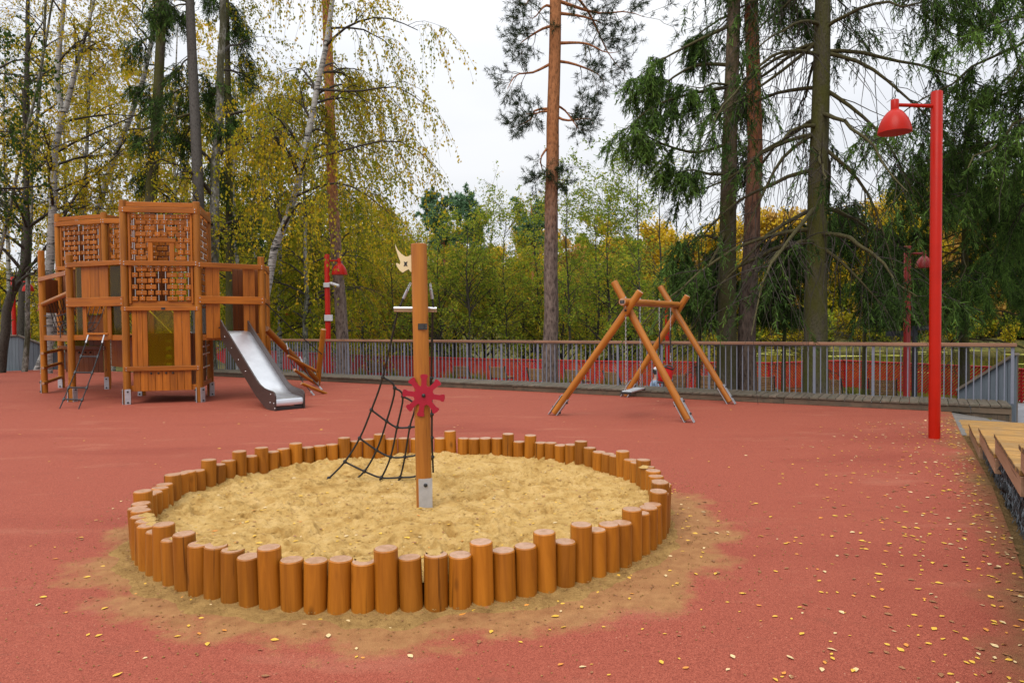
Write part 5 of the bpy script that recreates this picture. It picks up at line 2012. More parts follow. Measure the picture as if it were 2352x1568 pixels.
def along(paths, per, rng=RNG, t0=0.15, jit=0.03):
    N, K, _ = paths.shape
    n = N * per
    par = np.repeat(np.arange(N), per)
    x = rng.uniform(t0, 1, n) * (K - 1)
    i = np.minimum(x.astype(int), K - 2)
    f = (x - i)[:, None]
    return paths[par, i] * (1 - f) + paths[par, i + 1] * f + rng.normal(0, jit, (n, 3)), par


def trunk_path(pts, K=14):
    """smooth trunk through points, resampled"""
    s = np.array(soft(pts))
    d = np.r_[0, np.cumsum(np.linalg.norm(np.diff(s, axis=0), axis=1))]
    u = np.linspace(0, d[-1], K)
    return np.stack([np.interp(u, d, s[:, k]) for k in range(3)], 1)


def join(parts):
    vs, qs, ts, ms, o = [], [], [], [], 0
    for v, q, t, m in parts:
        vs.append(v); qs.append(q + o)
        ts.append(np.zeros(len(v)) if t is None else t)
        ms.append(np.full(len(q), m))
        o += len(v)
    return np.concatenate(vs), np.concatenate(qs), np.concatenate(ts), np.concatenate(ms)


def tree_obj(name, label, group, base, trunk_parts, bark_m, crown_parts, crown_mats, cat='tree'):
    base = np.asarray(base, float)
    t = thing(name, base, label, cat, group)
    o = Matrix.Translation(Vector(base))
    if trunk_parts:
        v, q, _, _ = join(trunk_parts)
        link('trunk', qmesh('trunk', v - base, q, bark_m, smooth=True), o, t)
    if crown_parts:
        v, q, ti, mi = join(crown_parts)
        link('crown', qmesh('crown', v - base, q, crown_mats, ti, mi), o, t)
    return t


def rad_line(K, r0, r1, flare=0.0):
    s = np.linspace(0, 1, K)
    return r0 + (r1 - r0) * s + flare * np.exp(-s * 14)


def broadleaf(name, label, group, pts, r0, r1, mat_bark, mat_leaf, nlimb=16, lt=(0.35, 0.98), Llimb=3.2, up=0.25, droop=0.25, twigs=7, hang=0.5, Ltwig=1.1, nl=16, size=0.075, tint_mu=0.5, seed=0, Lsub=1.6, nsub=5, cat='tree', ang=1.0, extra=None, stem=False):
    rng = np.random.default_rng(seed)
    K = 18
    tp = trunk_path([np.asarray(p, float) for p in pts], K)
    tp[1:-1] += rng.normal(0, 0.02, (K - 2, 3))
    tr = rad_line(K, r0, r1, r0 * 0.35)
    T = [tubes(tp[None], tr[None], 10) + (None, 0)]
    l1, q1 = sprout(tp[None], tr[None], nlimb, lt[0], lt[1], Llimb, ang, up, droop, 8, 0.5, 0.13, rng)
    if extra is not None:
        ex = np.array([trunk_path(e, 8) for e in extra])
        l1 = np.concatenate([ex, l1])
        qe = np.stack([rad_line(8, r0 * (0.6 if stem else 0.3), 0.012)] * len(ex))
        q1 = np.concatenate([qe, q1])
        if stem: T.append(tubes(ex, qe, 8) + (None, 0))
    Cl = tubes(l1, q1 * (0.9 if stem else 1.0), 6) + (None, 1)
    l2, q2 = sprout(l1, q1, nsub, 0.2, 1.0, Lsub, 0.75, up * 0.6, droop * 1.2, 6, 0.55, 0.15, rng)
    l3, q3 = sprout(np.concatenate([l2]), q2, twigs, 0.15, 1.0, Ltwig, 0.8, -hang * 0.8, hang, 5, 0.6, 0.12, rng)
    q3 = np.maximum(q3, 0.0028)
    Cc = [Cl, tubes(l2, np.maximum(q2, 0.005), 4) + (None, 1), tubes(l3, q3, 3) + (None, 1)]
    pt, par = along(l3, nl, rng, 0.1, 0.035)
    clump = rng.normal(0, 0.16, len(l3))
    ti = tint_mu + clump[par] + rng.normal(0, 0.17, len(pt))
    v, q, t = leaves(pt, size, rng, 0.66, hang, ti)
    Cc.append((v, q, t, 0))
    return tree_obj(name, label, group, tp[0], T, mat_bark, Cc, [mat_leaf, M['twig']], cat)


def X(px, Y, z):
    p = P(px, 750, Y)
    return V3(p[0], Y, z)


def zpix(py, Y):
    """height of image row py at depth Y near the image middle"""
    return P(1176, py, Y)[2]


GB = 'birches of the left-hand wood'
# --- birches on the left, traced trunks
def tr(Y, *pix, ground=-1.15):
    """trunk points from pixels bottom to top at depth Y, rooted on the ground"""
    pts = [P(x, y, Y) for x, y in pix]
    b = pts[0].copy()
    d = pts[0] - pts[1]
    b = pts[0] + d / max(0.2, abs(d[2])) * (pts[0][2] - ground)
    b[2] = ground
    last, prev = pts[-1], pts[-2]
    return [b] + pts


def onward(pts, h):
    """carry the trunk on upwards by h metres"""
    d = nrm(nrm(pts[-1] - pts[-2]) + V3(0, 0, 0.5))
    return pts + [pts[-1] + d * h * 0.5, pts[-1] + d * h]


broadleaf('birch_tree', 'forked white birch with yellow leaves rising behind the left-hand tower', GB, onward(tr(24, (112, 690), (120, 475), (129, 326), (149, 255), (131, 170), (146, 0)), 5), 0.17, 0.03, M['bark_birch'], M['lf_birch'],
          nlimb=18, lt=(0.3, 1), Llimb=3.0, nl=18, size=0.09, seed=11, tint_mu=0.62, twigs=5, stem=True, extra=[[P(149, 258, 24), P(166, 190, 24), P(190, 102, 24.2), P(217, 0, 24.4), P(235, -120, 24.5)]])
broadleaf('birch_tree', 'leaning white birch with yellow leaves above the gap between the two towers', GB, onward(tr(26, (222, 480), (231, 455), (272, 340), (312, 238), (345, 110)), 8), 0.15, 0.03, M['bark_birch'], M['lf_birch'],
          nlimb=16, lt=(0.3, 1), Llimb=3.0, nl=18, size=0.09, seed=12, tint_mu=0.6, twigs=5)
broadleaf('birch_tree', 'thin straight birch between the forked birch and the mossy spruce', GB, onward(tr(28, (193, 480), (197, 356), (204, 200)), 8), 0.11, 0.02, M['bark_birch_old'], M['lf_birch'], nlimb=14, Llimb=2.6, nl=17, size=0.09, seed=13, tint_mu=0.6, twigs=5)
broadleaf('birch_tree', 'grey old birch just right of the straight dark spruce trunk', GB, onward(tr(23, (488, 640), (492, 480), (500, 330), (509, 120), (512, 0)), 6), 0.20, 0.05, M['bark_birch_old'], M['lf_green_birch'],
          nlimb=18, lt=(0.25, 1), Llimb=3.0, nl=18, size=0.09, seed=14, tint_mu=0.6, droop=0.4, twigs=6)
broadleaf('birch_tree', 'tall leaning white birch curving up to the right behind the slide', GB, onward(tr(22, (612, 660), (622, 590), (652, 520), (690, 400), (716, 262), (742, 140), (760, 20)), 5), 0.145, 0.045, M['bark_birch'], M['lf_green_birch'],
          nlimb=26, lt=(0.28, 1), Llimb=2.8, nl=22, size=0.09, nsub=6, seed=15, tint_mu=0.70, droop=0.5, hang=0.9, Ltwig=1.2, twigs=7,
          extra=[[P(700, 370, 22), P(790, 345, 21.6), P(890, 322, 21.3), P(950, 340, 21.2), P(1000, 385, 21.2)], [P(745, 110, 22), P(800, 60, 21.6), P(880, 40, 21.4), P(960, 70, 21.4)],
                 [P(728, 205, 22), P(820, 210, 21.6), P(910, 200, 21.4), P(975, 240, 21.3)], [P(672, 455, 22), P(760, 420, 21.8), P(830, 440, 21.7), P(905, 500, 21.7)]])
broadleaf('birch_tree', 'slim birch with sparse yellow leaves at the far left edge', GB, onward(tr(25, (68, 560), (74, 400), (88, 250), (100, 100)), 7), 0.09, 0.02, M['bark_birch_old'], M['lf_birch'], nlimb=14, Llimb=2.6, nl=8, seed=16, tint_mu=0.7, twigs=5)
broadleaf('birch_tree', 'bent thin birch leaning right at the far left edge', GB, onward(tr(23, (5, 560), (30, 440), (60, 300), (95, 160)), 6), 0.07, 0.02, M['bark_birch_old'], M['lf_birch'], nlimb=12, Llimb=2.2, nl=8, seed=17, tint_mu=0.7, twigs=5)
broadleaf('deciduous_tree', 'dark crooked tree with a long limb sweeping up over the left-hand tower', 'dark trees left of the towers', onward(tr(24.5, (12, 745), (18, 690), (47, 635), (62, 590), (60, 470)), 4), 0.18, 0.05, M['bark_dark'], M['lf_dark'],
          nlimb=9, Llimb=2.6, nl=9, seed=18, twigs=5, tint_mu=0.6, extra=[[P(50, 630, 24.5), P(95, 585, 24.3), P(140, 510, 24.2), P(190, 430, 24.2), P(300, 330, 24.5)], [P(50, 420, 24.5), P(130, 350, 24.4), P(230, 300, 24.2), P(350, 250, 24)]])
broadleaf('deciduous_tree', 'straight dark trunk behind the leftmost red lamp', 'dark trees left of the towers', onward(tr(29, (52, 720), (58, 560), (62, 380)), 8), 0.2, 0.06, M['bark_dark'], M['lf_birch'], nlimb=14, Llimb=3, nl=10, seed=19, tint_mu=0.45, twigs=5)
broadleaf('maple_tree', 'green-leaved branches of a tree just outside the upper left corner', None, [X(-130, 19, -0.06), X(-120, 19, 4), X(-110, 19, 8), X(-100, 19, 13)], 0.2, 0.06, M['bark_dark'], M['lf_dark'], nlimb=18, lt=(0.3, 1), Llimb=2.9, nl=12, seed=20, size=0.11, twigs=5)
# more birches farther back fill the wood
BK = [(20, 33, 0.65), (150, 35, 0.7), (255, 33, 0.55), (330, 37, 0.7), (415, 31, 0.75), (440, 38, 0.6), (545, 31, 0.45), (585, 36, 0.55), (640, 33, 0.4), (700, 30, 0.45), (775, 33, 0.5), (830, 37, 0.65)]
NM = ['yellow birch far back at the left edge', 'yellow birch far back above the left-hand tower', 'yellow birch far back between the towers', 'golden birch far back left of the mossy spruce', 'golden birch far back between the two dark spruce trunks', 'yellow birch far back behind the window tower', 'greenish birch far back right of the window tower',
      'yellow-green birch far back left of the leaning birch', 'greenish drooping birch behind the slide', 'greenish birch behind the leaning birch', 'yellow birch behind the red lamp with the camera', 'yellow drooping birch between the camera lamp and the mast']
for i, ((px, Y, tm), lab) in enumerate(zip(BK, NM)):
    h = [15, 16, 14, 16, 15, 17, 12, 14, 12, 12, 10, 8.0][i]
    broadleaf('birch_tree', lab, GB, [X(px, Y, -1.15), X(px + 4, Y, h * 0.3), X(px + 10 * math.sin(i), Y, h * 0.6), X(px + 8, Y, h)], 0.13, 0.02, M['bark_birch_old'] if i % 2 else M['bark_birch'], M['lf_birch'] if tm > 0.5 else M['lf_green_birch'],
              nlimb=26, lt=(0.16, 1), Llimb=3.4, nl=12, size=0.13, seed=40 + i, tint_mu=tm, twigs=5, droop=0.45, hang=0.6)


# --- spruces
def spruce(name, label, group, pts, r0, r1, mat_bark, nlimb, lt, Llimb, droop, seed, nneed=26, first=0.4, ang=1.5, up=-0.1, tw=14, Lt=0.55, tint_mu=0.42, extra=None, psz=0.13, flare=0.25, nbare=3, thin_left=None, zmin=-9.0):
    rng = np.random.default_rng(seed)
    K = 20
    tp = trunk_path([np.asarray(p, float) for p in pts], K)
    trd = rad_line(K, r0, r1, r0 * flare)
    T = [tubes(tp[None], trd[None], 14) + (None, 0)]
    l1, q1 = sprout(tp[None], trd[None], nlimb, lt[0], lt[1], Llimb, ang, up, droop, 10, 0.28, 0.16, rng, 0.75)
    # tips sweep up again
    s = np.linspace(0, 1, 10)
    l1[:, :, 2] += (np.clip(s - 0.62, 0, 1) ** 2)[None] * 1.1
    if extra is not None:
        ex = np.array([trunk_path(e, 10) for e in extra])
        l1 = np.concatenate([ex, l1])
        q1 = np.concatenate([np.stack([rad_line(10, 0.05, 0.008)] * len(ex)), q1])
    q1 = np.minimum(q1, 0.06)
    Tl = tubes(l1, np.maximum(q1, 0.006), 6) + (None, 1)
    # flat side shoots, then curtains of hanging twigs
    l2, q2 = sprout(l1, q1, 7, first, 1.0, Llimb * 0.34, 0.9, 0.0, 0.35, 6, 0.5, 0.2, rng)
    bare, qb = sprout(l1, q1, nbare, 0.08, 0.75, Llimb * 0.4, 1.0, -0.5, 0.5, 6, 0.3, 0.3, rng)
    allp = np.concatenate([l2, l2, l1[:, [int(k) for k in np.linspace(9 * first, 9, 6)]]])
    allq = np.concatenate([q2, q2, np.full((len(l1), 6), 0.008)])
    l3, q3 = sprout(allp, allq, tw // 2, 0.1, 1.0, Lt, 1.1, -1.1, 0.4, 4, 0.5, 0.15, rng)
    keep = l3[:, :, 2].min(1) > zmin
    l3, q3 = l3[keep], q3[keep]
    if thin_left is not None:      # the side towards the twin trunks has lost most of its needles
        keep = (l3[:, 0, 0] > tp[0, 0] + thin_left) | (rng.random(len(l3)) < 0.32)
        l3, q3 = l3[keep], q3[keep]
    pt, par = along(l3, int(nneed * 1.4), rng, 0.0, 0.012)
    n = len(pt)
    ax = unit(unit(l3[par, -1] - l3[par, 0]) + rng.normal(0, 0.5, (n, 3)))
    nn = unit(np.cross(ax, rng.normal(0, 1, (n, 3))))
    sz = psz * rng.uniform(0.5, 1.2, n)[:, None]
    wv = 0.0095 * (psz / 0.13)
    v = np.stack([pt - nn * wv, pt + nn * wv, pt + ax * sz + nn * wv * 0.5, pt + ax * sz - nn * wv * 0.5], 1).reshape(-1, 3)
    cl = rng.normal(0, 0.2, len(l3))
    # outer shoots are the fresh green ones
    cz = np.linalg.norm((pt - tp[len(tp) // 2])[:, :2], axis=1) / Llimb
    ti = np.repeat(np.clip(tint_mu + cl[par] + rng.normal(0, 0.12, n) + 0.25 * (cz - 0.7), 0, 1), 4)
    Cc = [(v, np.arange(n * 4).reshape(n, 4), ti, 0), tubes(l3, np.maximum(q3, 0.003), 3) + (None, 1), tubes(l2, np.maximum(q2, 0.005), 4) + (None, 1), tubes(bare, np.maximum(qb, 0.004), 4) + (None, 1), Tl[:3] + (2,)]
    return tree_obj(name, label, group, tp[0], T, mat_bark, Cc, [M['needle'], M['twig'], M['bark_limb']])


YS = 15.6
GS = 'dark spruces and pines beside the pond terrace'
s1 = [P(1873, 900, YS), P(1874, 700, YS), P(1878, 450, YS), P(1886, 200, YS), P(1890, 0, YS)]
s1 = [V3(s1[0][0], YS, Z_TERR)] + s1[1:] + [V3(s1[-1][0] + .1, YS, 13), V3(s1[-1][0] + .2, YS, 19)]
spruce('spruce_tree', 'mossy spruce with bare drooping limbs left of the tall red lamp', GS, s1, 0.26, 0.06, M['bark_moss'], 60, (0.2, 0.85), 3.9, 0.55, 101, first=0.56, nneed=20, tw=9, nbare=10, thin_left=1.2, zmin=1.0, tint_mu=0.42,
       extra=[[P(1885, 200, YS), P(1960, 250, YS - .2), P(2040, 330, YS - .5), P(2110, 470, YS - .8)], [P(1880, 330, YS), P(1960, 400, YS - .3), P(2010, 480, YS - .5), P(2060, 640, YS - .7)],
              [P(1885, 120, YS), P(1990, 150, YS - .3), P(2100, 240, YS - .8), P(2200, 330, YS - 1.2)], [P(1876, 560, YS), P(1930, 600, YS - .4), P(1990, 660, YS - .7), P(2040, 720, YS - .9)],
              [P(1880, 300, YS), P(1800, 360, YS - .2), P(1750, 450, YS - .4), P(1700, 560, YS - .6)], [P(1884, 90, YS), P(1800, 160, YS + .2), P(1700, 230, YS + .2), P(1600, 290, YS)]])
Y2 = 17.0
s2 = [P(1668, 860, Y2), P(1670, 700, Y2), P(1673, 435, Y2), P(1680, 200, Y2), P(1686, 0, Y2)]
s2 = [V3(s2[0][0], Y2, Z_TERR)] + s2[1:] + [V3(s2[-1][0], Y2, 14), V3(s2[-1][0], Y2, 20)]
spruce('spruce_tree', 'left of the twin trunks behind the swing, a spruce with foliage hanging left', GS, s2, 0.24, 0.06, M['bark_brown'], 13, (0.3, 0.9), 1.9, 0.5, 102, first=0.5, nneed=28, tw=13, nbare=7, zmin=0.4, tint_mu=0.52,
       extra=[[P(1675, 200, Y2), P(1590, 215, Y2 - .4), P(1500, 245, Y2 - .8), P(1435, 300, Y2 - 1)], [P(1672, 330, Y2), P(1600, 350, Y2 - .3), P(1520, 330, Y2 - .6), P(1450, 290, Y2 - .8)], [P(1676, 150, Y2), P(1600, 150, Y2 + .4), P(1530, 190, Y2 + .5), P(1470, 250, Y2 + .5)], [P(1672, 400, Y2), P(1630, 400, Y2 - .3), P(1590, 390, Y2 - .4), P(1550, 400, Y2 - .5)],
              [P(1675, 60, Y2), P(1590, 100, Y2 - .4), P(1500, 150, Y2 - .7), P(1440, 200, Y2 - .8)],
              [P(1670, 520, Y2), P(1640, 590, Y2 - .5), P(1600, 640, Y2 - .9), P(1565, 690, Y2 - 1.1)], [P(1668, 560, Y2), P(1620, 540, Y2 - .3), P(1580, 560, Y2 - .5), P(1555, 600, Y2 - .6)]])
s3 = [P(1714, 860, Y2 + .2), P(1718, 700, Y2 + .2), P(1731, 435, Y2 + .2), P(1732, 200, Y2 + .2), P(1725, 0, Y2 + .2)]
s3 = [V3(s3[0][0], Y2 + .2, Z_TERR)] + s3[1:] + [V3(s3[-1][0], Y2, 14), V3(s3[-1][0], Y2, 20)]


def pine(name, label, group, pts, r0, r1, mat_bark, clumps, seed, psz=0.11, nt=34, wid=0.011, mat='needle_pine', flare=0.2):
    """bare trunk with limbs to tufted clumps; clumps = [(start, end, radius)]"""
    rng = np.random.default_rng(seed)
    K = 20
    tp = trunk_path([np.asarray(p, float) for p in pts], K)
    tp[1:-1] += rng.normal(0, 0.012, (K - 2, 3))
    T = [tubes(tp[None], rad_line(K, r0, r1, r0 * flare)[None], 16) + (None, 0)]
    Cc = []
    if clumps:
        l1 = np.array([trunk_path([a, a * 0.6 + b * 0.4 + rng.normal(0, 0.12, 3) + V3(0, 0, 0.1), a * 0.25 + b * 0.75 + rng.normal(0, 0.1, 3), b], 9) for a, b, r in clumps])
        q1 = np.stack([rad_line(9, 0.028 + 0.02 * r, 0.006) for a, b, r in clumps])
        T.append(tubes(l1, q1, 6) + (None, 0))
        rs = np.array([r for a, b, r in clumps])
        l2, q2 = sprout(l1, q1, 11, 0.4, 1.0, 1.0, 1.0, 0.1, 0.05, 6, 0.5, 0.3, rng)
        k = np.repeat(rs, 11)[:, None, None]
        l2 = l2[:, :1] + (l2 - l2[:, :1]) * k * 0.9
        l3, q3 = sprout(l2, q2, 5, 0.3, 1.0, 0.34, 0.8, 0.15, 0.0, 4, 0.6, 0.25, rng)
        l3 = np.concatenate([l3])
        pt, par = along(l3, nt, rng, 0.35, 0.012)
        n = len(pt)
        ax = unit(unit(l3[par, -1] - l3[par, 0]) * 0.6 + rng.normal(0, 0.7, (n, 3)))
        nn = unit(np.cross(ax, rng.normal(0, 1, (n, 3))))
        sz = psz * rng.uniform(0.7, 1.2, n)[:, None]
        v = np.stack([pt - nn * wid * .5, pt + nn * wid * .5, pt + ax * sz + nn * wid * 0.2, pt + ax * sz - nn * wid * 0.2], 1).reshape(-1, 3)
        ti = np.repeat(np.clip(0.5 + rng.normal(0, 0.22, len(l3))[par] + rng.normal(0, 0.1, n), 0, 1), 4)
        Cc = [(v, np.arange(n * 4).reshape(n, 4), ti, 0), tubes(l3, np.maximum(q3, 0.004), 3) + (None, 1), tubes(l2, np.maximum(q2, 0.006), 4) + (None, 1)]
    return tree_obj(name, label, group, tp[0], T, mat_bark, Cc, [M[mat], M['bark_limb']])


pine('pine_tree', 'right trunk of the twin trunks behind the swing, a pine with orange upper bark', GS, s3, 0.22, 0.10, M['bark_pine_low'], [(V3(s3[-1][0], Y2, 14 + k), V3(s3[-1][0] + 2.5 * math.cos(k * 2), Y2 + 2.5 * math.sin(k * 2), 15 + k), 1.2) for k in range(5)], 103)
YP = 18.9
s4 = [P(1263, 870, YP), P(1264, 780, YP), P(1266, 560, YP), P(1268, 400, YP), P(1271, 200, YP), P(1275, 0, YP)]
s4 = [V3(s4[0][0], YP, Z_TERR)] + s4[1:] + [V3(s4[-1][0] + .05, YP, 14), V3(s4[-1][0] + .1, YP, 18)]


def cl_(a, b, r, Y=YP, dy=0.0):
    return (P(a[0], a[1], Y), P(b[0], b[1], Y + dy), r)


pine('pine_tree', 'tall lone pine with orange upper bark in the middle of the picture', None, s4, 0.205, 0.12, M['bark_pine'],
     [cl_((1268, 145), (1165, 205), 0.75, dy=-.4), cl_((1267, 255), (1200, 262), 0.6, dy=-.2), cl_((1267, 250), (1178, 292), 0.55, dy=.3), cl_((1270, 262), (1362, 285), 0.75, dy=-.3), cl_((1270, 240), (1330, 300), 0.5, dy=.4),
      cl_((1266, 330), (1228, 420), 0.5, dy=-.1), cl_((1266, 400), (1290, 425), 0.3), cl_((1270, 60), (1195, 110), 0.75, dy=.2), cl_((1273, 20), (1215, 40), 0.8, dy=-.3), cl_((1273, -30), (1190, 10), 0.8, dy=.3),
      cl_((1270, 140), (1390, 200), 0.85, dy=.3), cl_((1273, 100), (1420, 120), 1.0, dy=-.2), cl_((1275, 30), (1400, 60), 1.0, dy=.4), cl_((1275, 0), (1480, 40), 1.2, dy=.2), cl_((1275, -60), (1440, 170), 1.0, dy=.5), cl_((1275, -120), (1350, -20), 1.2)], 104, nt=26)
YL = 24.0
s5 = [P(789, 850, YL), P(782, 700, YL), P(770, 560, YL), P(760, 300, YL), P(750, 0, YL)]
s5 = [V3(s5[0][0] + .05, YL, Z_TERR)] + s5[1:] + [V3(s5[-1][0] - .1, YL, 16), V3(s5[-1][0] - .1, YL, 20)]
pine('pine_tree', 'slim pine with orange bark standing right behind the red lamp with the camera', None, s5, 0.21, 0.12, M['bark_pine'], [cl_((750, -60), (700 + 40 * k, -100 - 30 * k), 1.2, YL) for k in range(4)], 105)
# left-hand spruces
s6 = tr(22.5, (458, 640), (456, 460), (447, 250), (440, 100), (436, 0))
spruce('spruce_tree', 'straight bare grey spruce trunk behind the window tower', 'spruces of the left-hand wood', s6 + [s6[-1] + V3(-.1, 0, 4), s6[-1] + V3(-.2, 0, 9)], 0.21, 0.08, M['bark_spruce'], 14, (0.4, 0.98), 1.5, 0.5, 106, first=0.3, nneed=14, tw=9, tint_mu=0.5)
s7 = tr(24.0, (343, 640), (347, 450), (358, 300), (366, 150), (372, 0))
spruce('spruce_tree', 'mossy spruce trunk with dark hanging foliage left of the straight spruce', 'spruces of the left-hand wood', s7 + [s7[-1] + V3(.1, 0, 4), s7[-1] + V3(.2, 0, 9)], 0.23, 0.08, M['bark_moss'], 20, (0.25, 0.98), 1.3, 0.6, 107, first=0.3, nneed=12, tw=10, tint_mu=0.5)
s8 = tr(25.0, (528, 640), (527, 450), (524, 250), (520, 0))
spruce('spruce_tree', 'dark green spruce crown behind the old birch right of the window tower', 'spruces of the left-hand wood', s8 + [s8[-1] + V3(0, 0, 6)], 0.16, 0.06, M['bark_moss'], 24, (0.25, 0.98), 1.3, 0.5, 108, first=0.3, nneed=12, tw=10, tint_mu=0.6)
# right edge: two heavy spruces whose trunks stand just outside the frame
s9 = [X(2460, 14.5, -0.5), X(2460, 14.5, 6), X(2460, 14.5, 12), X(2460, 14.5, 18)]
spruce('spruce_tree', 'dense dark spruce crown filling the upper right corner', GS, s9, 0.25, 0.06, M['bark_moss'], 52, (0.25, 0.85), 3.7, 0.45, 109, first=0.3, nneed=22, tw=12, tint_mu=0.68, zmin=0.5)
s10 = [X(2215, 20.5, Z_TERR), X(2215, 20.5, 2), X(2215, 20.5, 4.5), X(2215, 20.5, 7.2)]
spruce('spruce_tree', 'dark spruce with low drooping branches behind the tall red lamp', GS, s10, 0.16, 0.04, M['bark_moss'], 44, (0.22, 0.97), 3.6, 0.36, 110, first=0.35, nneed=20, tw=12, tint_mu=0.66, nbare=6, zmin=1.1)
for (px, Y, zt, L, sd, lab) in ((1800, 18.6, 4.3, 1.7, 111, 'young dark spruce between the twin trunks and the mossy spruce'), (1604, 18.4, 3.6, 1.5, 112, 'young dark spruce left of the twin trunks, behind the swing'), (1985, 22.0, 5.6, 2.4, 113, 'dark spruce just right of the mossy spruce trunk')):
    spruce('spruce_tree', lab, GS, [X(px, Y, Z_TERR), X(px, Y, 0.5), X(px + 5, Y, zt * .6), X(px, Y, zt)], 0.07, 0.02, M['bark_moss'], 30, (0.3, 0.96), L, 0.42, sd, first=0.25, nneed=18, tw=11, tint_mu=0.45, zmin=1.25)

# --- young alders between the terrace and the pond
AL = [(902, 36, 520, 0.75, 'sparse'), (960, 39, 545, 0.75, ''), (1007, 35, 540, 0.45, ''), (1075, 34, 520, 0.5, ''), (1133, 37, 515, 0.6, ''), (1168, 35, 480, 0.45, ''), (1225, 36, 500, 0.6, ''), (1305, 32, 400, 0.35, ''), (1366, 35, 470, 0.45, ''), (1402, 32, 450, 0.45, ''), (1466, 30.5, 372, 0.35, ''), (1512, 33, 400, 0.55, 'sparse')]
ALN = ['thin yellowing alder just left of the mast pennant', 'yellow-green alder directly behind the mast', 'slim green alder just right of the mast', 'slim green alder midway between mast and lone pine, left one', 'yellow-tinged alder between mast and lone pine', 'green alder left of the lone pine', 'low alder touching the left side of the lone pine',
       'tall green alder just right of the lone pine', 'green alder between the lone pine and the swing', 'dense green alder behind the left end of the swing', 'tallest green alder, above the swing beam', 'thin bare-topped alder left of the twin trunks']
for i, ((px, Y, yt, tm, sp_), lab) in enumerate(zip(AL, ALN)):
    rv = np.random.default_rng(900 + i)
    lean = rv.normal(0, 7)
    wide = rv.uniform(0.75, 1.35)
    zt = zpix(yt, Y)
    broadleaf('alder_tree', lab, 'young alders by the pond', [X(px, Y, Z_TERR - .3), X(px + 3 + lean, Y, zt * 0.3), X(px - 2 + lean, Y + rv.normal(0, .3), zt * 0.65), X(px + 2, Y, zt)], 0.07 * rv.uniform(.7, 1.3), 0.012, M['bark_dark'], M['lf_alder'],
              nlimb=int(34 * wide), lt=(rv.uniform(.06, .25), 0.99), Llimb=2.3 * wide ** 0.7, up=0.35, droop=0.12, twigs=4, hang=0.1, Ltwig=0.6, nl=3 if sp_ else 6, size=0.11, tint_mu=tm, seed=200 + i, Lsub=1.0, nsub=5, ang=1.05)
# --- under-storey on the near bank, left of the mast
BU = [(500, 54, 560, 0.65), (560, 50, 600, 0.4), (620, 52, 560, 0.45), (690, 48, 560, 0.5), (740, 50, 540, 0.55), (830, 43, 650, 0.6), (868, 40, 668, 0.95), (890, 45, 560, 0.75), (1020, 42, 600, 0.8), (1240, 42, 560, 0.5), (1420, 40, 600, 0.6), (945, 38, 660, 0.7), (1040, 37, 675, 0.55), (1110, 38.5, 650, 0.7), (1200, 37, 665, 0.55), (1290, 36, 650, 0.6), (1345, 37.5, 640, 0.55), (1440, 35, 655, 0.5), (1530, 36, 660, 0.65)]
BUN = ['bushy green-yellow tree behind the right platform rail', 'low green bush behind the slide top', 'bushy green tree behind the slide and cable', 'bushy green tree between leaning birch and camera lamp', 'green bush left of the slim pine', 'green bush between slim pine and mast', 'small bright golden maple between slim pine and mast', 'yellow bush just left of the mast', 'golden bush seen right of the mast', 'green bush behind the lone pine', 'yellow-green bush behind the swing', 'low bush just behind the mast, left side', 'low bush just right of the mast', 'low yellowish bush midway between mast and lone pine', 'low bush left of the lone pine foot', 'low bush right of the lone pine foot', 'low bush between lone pine and swing', 'low bush behind the left swing legs', 'low bush behind the right swing legs']
for i, ((px, Y, yt, tm), lab) in enumerate(zip(BU, BUN)):
    zt = zpix(yt, Y)
    zb = Z_TERR - .2
    broadleaf('bushy_tree', lab, 'bushy trees on the near bank', [X(px, Y, zb), X(px + 3, Y, zb + (zt - zb) * 0.4), X(px, Y, zt)], 0.09, 0.015, M['bark_dark'], M['lf_gold'] if tm > 0.9 else (M['lf_green_birch'] if i % 2 and i < 11 else M['lf_alder']),
              nlimb=30, lt=(0.06, 0.95), Llimb=(3.3 if i < 8 else 2.6) if tm < 0.9 else 2.0, up=0.3, droop=0.25, twigs=4, hang=0.3, Ltwig=0.8, nl=11 if i < 8 else 6, size=0.16 if i < 8 else 0.135, tint_mu=min(tm + (0.12 if i >= 8 else 0), 0.75), seed=240 + i, Lsub=1.2, nsub=5)

def landmark(px):
    for lim, t in ((840, 'near the camera lamp'), (960, 'just left of the mast'), (1110, 'just right of the mast'), (1260, 'just left of the lone pine'), (1400, 'right of the lone pine'), (1560, 'behind the swing'),
                   (1690, 'left of the twin trunks'), (1800, 'right of the twin trunks'), (1890, 'left of the mossy spruce'), (2030, 'right of the mossy spruce'), (2150, 'left of the tall red lamp'), (2260, 'right of the tall red lamp')):
        if px < lim: return t
    return 'right edge'


